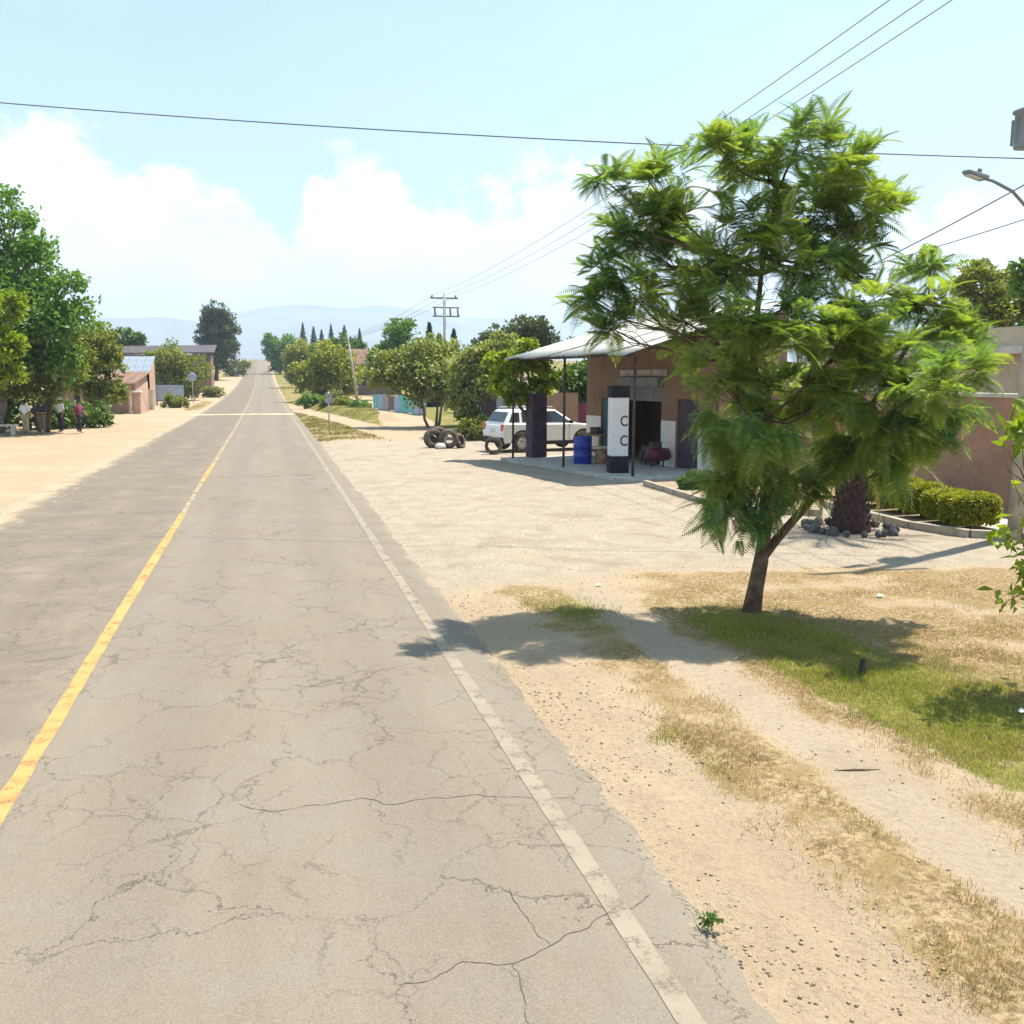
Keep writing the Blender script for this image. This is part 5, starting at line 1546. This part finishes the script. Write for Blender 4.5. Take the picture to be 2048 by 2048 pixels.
box('side_wall', (.1, 2, 1.15), (.2, 3.6, 2.3), M['wall_blue'], bh)
box('roof_slab', (2.1, 1.9, 2.38), (4.6, 4.6, .14), M['concrete'], bh, .02)
yw = empty('yard_wall', (12.3, 42.2, 0), math.radians(-6), 'peach yard wall with a dark red gate behind the shelter', 'wall')
box('wall', (.8, 0, 1.0), (1.6, .18, 2.2), M['wall_peach'], yw)
box('wall', (5.9, 0, 1.0), (4.6, .18, 2.2), M['wall_white'], yw)
gt = box('gate', (2.6, .02, .8), (1.96, .06, 1.7), M['maroon'], yw)
for k in range(6): box('gate_rib', (-.8 + k * .32, -.04, 0), (.04, .03, 1.66), M['maroon'], gt)

# small things in the grass
tag(rod('stump', [(5.38, 7.63, -.1), (5.39, 7.63, .08), (5.4, 7.64, .15)], [.035, .033, .03], M['bark_dark'], None, 9), 'short dark stub of a post in the green grass', 'stump')
zz = float(ground_z(np.array(4.02), np.array(5.72)))
tag(rod('stick', [(3.86, 5.74, zz + .006), (4.02, 5.72, zz + .008), (4.2, 5.68, zz + .005)], [.006, .009, .005], M['bark'], None, 6), 'thin stick lying across the dirt path', 'stick')
# roadside weed
rngw = np.random.default_rng(5)
wd = empty('weed', (2.14, 4.18, 0), 0, 'small flat green weed at the cracked edge of the asphalt', 'plant')
Pw = np.stack([rngw.normal(0, .025, 90), rngw.normal(0, .018, 90), np.abs(rngw.normal(0, .012, 90)) + .005], -1)
V, F = leaf_quads(Pw, .035, .009, rngw, out=Pw / .03)
link('leaves', npmesh('leaves', V, F), M['leaf_dark'], wd)
rod('stem', [(0, 0, -.02), (0, 0, .02)], .004, M['bark'], wd, 5)
# pale scraps of litter
for (x, y, r, lab) in ((6.05, 6.35, .05, 'pale dry leaf scrap in the grass near the right edge'), (7.55, 10.4, .05, 'pale scrap of litter on the dry grass near the pole shadow'), (4.25, 11.9, .04, 'white scrap of litter left of the feathery tree')):
    V = np.array([(-r, -r * .5, .01), (r * .8, -r * .6, .02), (r, r * .4, .012), (0, r * .7, .03), (-r * .9, r * .3, .012)]); 
    me = bpy.data.meshes.new('scrap'); me.from_pydata(V.tolist(), [], [(0, 1, 3), (1, 2, 3), (0, 3, 4)]); me.update()
    o = link('scrap', me, M['bag_white'], None, (x, y, float(ground_z(np.array(x), np.array(y))) + .015)); sm_ = o.modifiers.new('t', 'SOLIDIFY'); sm_.thickness = .003
    tag(o, lab, 'litter')


# ---------------------------------------------------------------- people under the trees
def skin_obj(name, verts, edges, radii, mat, parent, root=0, sub=1):
    bm = bmesh.new()
    lay = bm.verts.layers.skin.verify()
    vv = []
    for i, (c, r) in enumerate(zip(verts, radii)):
        v = bm.verts.new(c); v[lay].radius = r if isinstance(r, tuple) else (r, r); v[lay].use_root = (i == root)
        vv.append(v)
    for a_, b_ in edges: bm.edges.new((vv[a_], vv[b_]))
    o = bmesh_obj(name, bm, mat, parent)
    o.modifiers.new('skin', 'SKIN')
    s = o.modifiers.new('sub', 'SUBSURF'); s.levels = sub; s.render_levels = sub
    return o


def person(label, loc, rz, top, bottom, arms, legs, h=1.68, hat=None, lean=0.):
    root = empty('person', loc, rz, label, 'person')
    k = h / 1.72
    J = {}
    def add(n_, c, r): J[n_] = (tuple(v * k for v in c), r if isinstance(r, tuple) else r * k)
    lx = lean
    add('pelvis', (0, 0, .95), (.15 * k, .11 * k)); add('waist', (lx * .3, 0, 1.1), (.13 * k, .095 * k)); add('chest', (lx * .8, 0, 1.32), (.155 * k, .105 * k))
    add('neck0', (lx, 0, 1.46), .062); add('neck', (lx * 1.05, 0, 1.52), .05); add('head', (lx * 1.1 + .015, 0, 1.6), (.085 * k, .075 * k)); add('crown', (lx * 1.1, 0, 1.69), (.07 * k, .065 * k))
    E_ = [('pelvis', 'waist'), ('waist', 'chest'), ('chest', 'neck0'), ('neck0', 'neck'), ('neck', 'head'), ('head', 'crown')]
    for s, (el, wr_) in zip((-1, 1), arms):
        S_ = 'R' if s < 0 else 'L'
        add('sh' + S_, (lx * .85, s * .19, 1.41), .06); add('el' + S_, (el[0], s * (.2 + el[1]), el[2]), .042); add('wr' + S_, (wr_[0], s * (.2 + wr_[1]), wr_[2]), .03)
        d = np.array([wr_[0] - el[0], s * (wr_[1] - el[1]), wr_[2] - el[2]]); d /= np.linalg.norm(d)
        w0 = np.array([wr_[0], s * (.2 + wr_[1]), wr_[2]]); pm = w0 + d * .07
        add('pm' + S_, tuple(pm), .032)
        E_ += [('chest', 'sh' + S_), ('sh' + S_, 'el' + S_), ('el' + S_, 'wr' + S_), ('wr' + S_, 'pm' + S_)]
        for q, (off, ln) in enumerate(((-.028, .07), (-.01, .08), (.009, .075), (.026, .06))):
            a1 = pm + d * .035 + np.array([off, 0, 0]); a2 = a1 + d * ln * .9 + np.array([0, -s * .012, 0])
            add('f%d%s' % (q, S_), tuple(a1), .009); add('g%d%s' % (q, S_), tuple(a2), .008)
            E_ += [('pm' + S_, 'f%d%s' % (q, S_)), ('f%d%s' % (q, S_), 'g%d%s' % (q, S_))]
        th = w0 + d * .045 + np.array([.045, 0, 0])
        add('t' + S_, tuple(th), .011); add('u' + S_, tuple(th + d * .035 + np.array([.012, 0, 0])), .009)
        E_ += [('wr' + S_, 't' + S_), ('t' + S_, 'u' + S_)]
    for s, (kn, an) in zip((-1, 1), legs):
        S_ = 'R' if s < 0 else 'L'
        add('hip' + S_, (0, s * .09, .9), .095); add('kn' + S_, (kn[0], s * (.1 + kn[1]), kn[2]), .06); add('an' + S_, (an[0], s * (.1 + an[1]), an[2]), .042)
        add('toe' + S_, (an[0] + .15, s * (.12 + an[1]), max(.035, an[2] - .06)), .036)
        E_ += [('pelvis', 'hip' + S_), ('hip' + S_, 'kn' + S_), ('kn' + S_, 'an' + S_), ('an' + S_, 'toe' + S_)]
    names = list(J)
    skin_obj('body', [J[q][0] for q in names], [(names.index(a_), names.index(b_)) for a_, b_ in E_], [J[q][1] for q in names], M['skin'], root)

    def cloth(nm, keys, edges, grow, mat):
        rr_ = [tuple((v + grow) for v in (J[q][1] if isinstance(J[q][1], tuple) else (J[q][1],) * 2)) for q in keys]
        skin_obj(nm, [J[q][0] for q in keys], [(keys.index(a_), keys.index(b_)) for a_, b_ in edges], rr_, mat, root)
    cloth('shirt', ['pelvis', 'waist', 'chest', 'neck0', 'shR', 'elR', 'shL', 'elL'], [('pelvis', 'waist'), ('waist', 'chest'), ('chest', 'neck0'), ('chest', 'shR'), ('shR', 'elR'), ('chest', 'shL'), ('shL', 'elL')], .028, M[top])
    cloth('trousers', ['pelvis', 'hipR', 'knR', 'anR', 'hipL', 'knL', 'anL'], [('pelvis', 'hipR'), ('hipR', 'knR'), ('knR', 'anR'), ('pelvis', 'hipL'), ('hipL', 'knL'), ('knL', 'anL')], .022, M[bottom])
    hc = Vector(J['head'][0])
    bm = bmesh.new(); bmesh.ops.create_uvsphere(bm, u_segments=16, v_segments=10, radius=1)
    for v in list(bm.verts):
        c = v.co.copy()
        v.co = Vector((c.x * .1 - .012, c.y * .09, c.z * .115 + .035)) * k
    bmesh.ops.delete(bm, geom=[v for v in bm.verts if v.co.z < (.0 if v.co.x > .03 * k else -.05) * k and v.co.x > -.03 * k or v.co.z < -.06 * k], context='VERTS')
    bmesh_obj('hair', bm, M['hair'], root, hc, smooth=True)
    bm = bmesh.new(); bmesh.ops.create_cone(bm, segments=8, radius1=.016, radius2=.006, depth=.045, cap_ends=True)
    bmesh_obj('nose', bm, M['skin'], root, hc + Vector((.087 * k, 0, -.005)), (0, math.radians(60), 0), True)
    for s in (-1, 1):
        bm = bmesh.new(); bmesh.ops.create_uvsphere(bm, u_segments=8, v_segments=6, radius=.011)
        bmesh_obj('eye', bm, M['hair'], root, hc + Vector((.078 * k, s * .03, .015)))
        bm = bmesh.new(); bmesh.ops.create_uvsphere(bm, u_segments=8, v_segments=6, radius=.026); bmesh.ops.scale(bm, vec=(.7, .4, 1.2), verts=bm.verts)
        bmesh_obj('ear', bm, M['skin'], root, hc + Vector((0, s * .083 * k, 0)))
    box('mouth', hc + Vector((.083 * k, 0, -.045)), (.008, .042, .009), M['cloth_maroon'], root)
    if hat:
        lathe('hat', [(.22, -.005), (.22, .005), (.11, .02), (.1, .12), (.06, .14), (0, .14)], M[hat], root, 18, hc + Vector((0, 0, .07)))
    return root


stand = [((0, 0, .5), (-.02, 0, .09)), ((.02, 0, .5), (.0, 0, .09))]
hang = [((-.03, .06, 1.13), (.06, .05, .9)), ((-.03, .06, 1.13), (.06, .05, .9))]
person('person in a long white shirt standing under the left trees', (-11.72, 52.1, 0), 1.2, 'cloth_white', 'cloth_khaki', hang, stand, 1.7)
person('person in dark clothes with folded arms beside the white shirted person', (-10.95, 52.0, 0), -1.9, 'cloth_dark', 'cloth_olive', [((.05, .07, 1.12), (.2, -.12, 1.17)), ((.05, .07, 1.12), (.22, -.1, 1.12))], stand, 1.62)
person('person in white top and dark trousers behind the low trunks', (-10.35, 53.4, 0), -2.4, 'cloth_white', 'cloth_dark', hang, stand, 1.72, 'hat')
person('person in a maroon top walking at the edge of the shade', (-9.3, 52.4, 0), -.5, 'cloth_maroon', 'cloth_dark', [((-.1, .06, 1.14), (-.05, .05, .92)), ((.08, .06, 1.14), (.25, .04, 1.0))], [((.16, 0, .52), (.12, 0, .09)), ((-.04, 0, .5), (-.22, 0, .12))], 1.66)

# ---------------------------------------------------------------- mountains and haze
px = [-600, 0, 200, 330, 450, 560, 640, 740, 850, 920, 1000, 1100, 1300, 1700, 2300]
hp = [100, 112, 115, 118, 113, 137, 149, 151, 143, 127, 132, 122, 118, 110, 100]
kx = []
ct, st_ = math.cos(math.radians(14.352)), math.sin(math.radians(14.352))
# azimuth of each ridge point, turned into sideways distance at 5.5 km
for q in px:
    u_ = (q - 1024) / 1900 / math.cos(math.radians(8.058))
    kx.append(5500 * (st_ + u_ * ct) / (ct - u_ * st_))
mx_ = np.linspace(-6900, 6900, 260); my_ = np.linspace(4200, 7600, 46)
MX, MY = np.meshgrid(mx_, my_)
ridge = np.interp(MX, kx, np.array(hp) * 2.95)
prof_ = np.exp(-((MY - 5500) / 620) ** 2) + .55 * np.exp(-((MY - 4900) / 350) ** 2) * (fbm(MX / 700, MY / 700, 3, 2))
MZ = ridge * np.clip(prof_, 0, 1.02) * (.86 + .2 * fbm(MX / 420, MY / 420, 5, 12)) - 24
i = np.arange(MX.size).reshape(MX.shape)
me = npmesh('mountains', np.stack([MX, MY, MZ], -1).reshape(-1, 3), np.stack([i[:-1, :-1], i[:-1, 1:], i[1:, 1:], i[1:, :-1]], -1).reshape(-1, 4), True)
tag(link('mountains', me, M['hill']), 'hazy blue mountain ridge on the horizon', None, None, 'structure')

hz = box('haze', (0, 3800, 255), (14400, 8700, 590), None)
m = bpy.data.materials.new('haze'); m.use_nodes = True
nt = m.node_tree; nt.nodes.remove(nt.nodes['Principled BSDF'])
pv = nt.nodes.new('ShaderNodeVolumePrincipled')
pv.inputs['Color'].default_value = (.6, .75, 1.0, 1); pv.inputs['Density'].default_value = .00028; pv.inputs['Anisotropy'].default_value = .3
nt.links.new(pv.outputs[0], nt.nodes['Material Output'].inputs['Volume'])
hz.data.materials.clear(); hz.data.materials.append(m)
tag(hz, 'thin bright haze in the air over the whole valley', None, None, 'stuff')
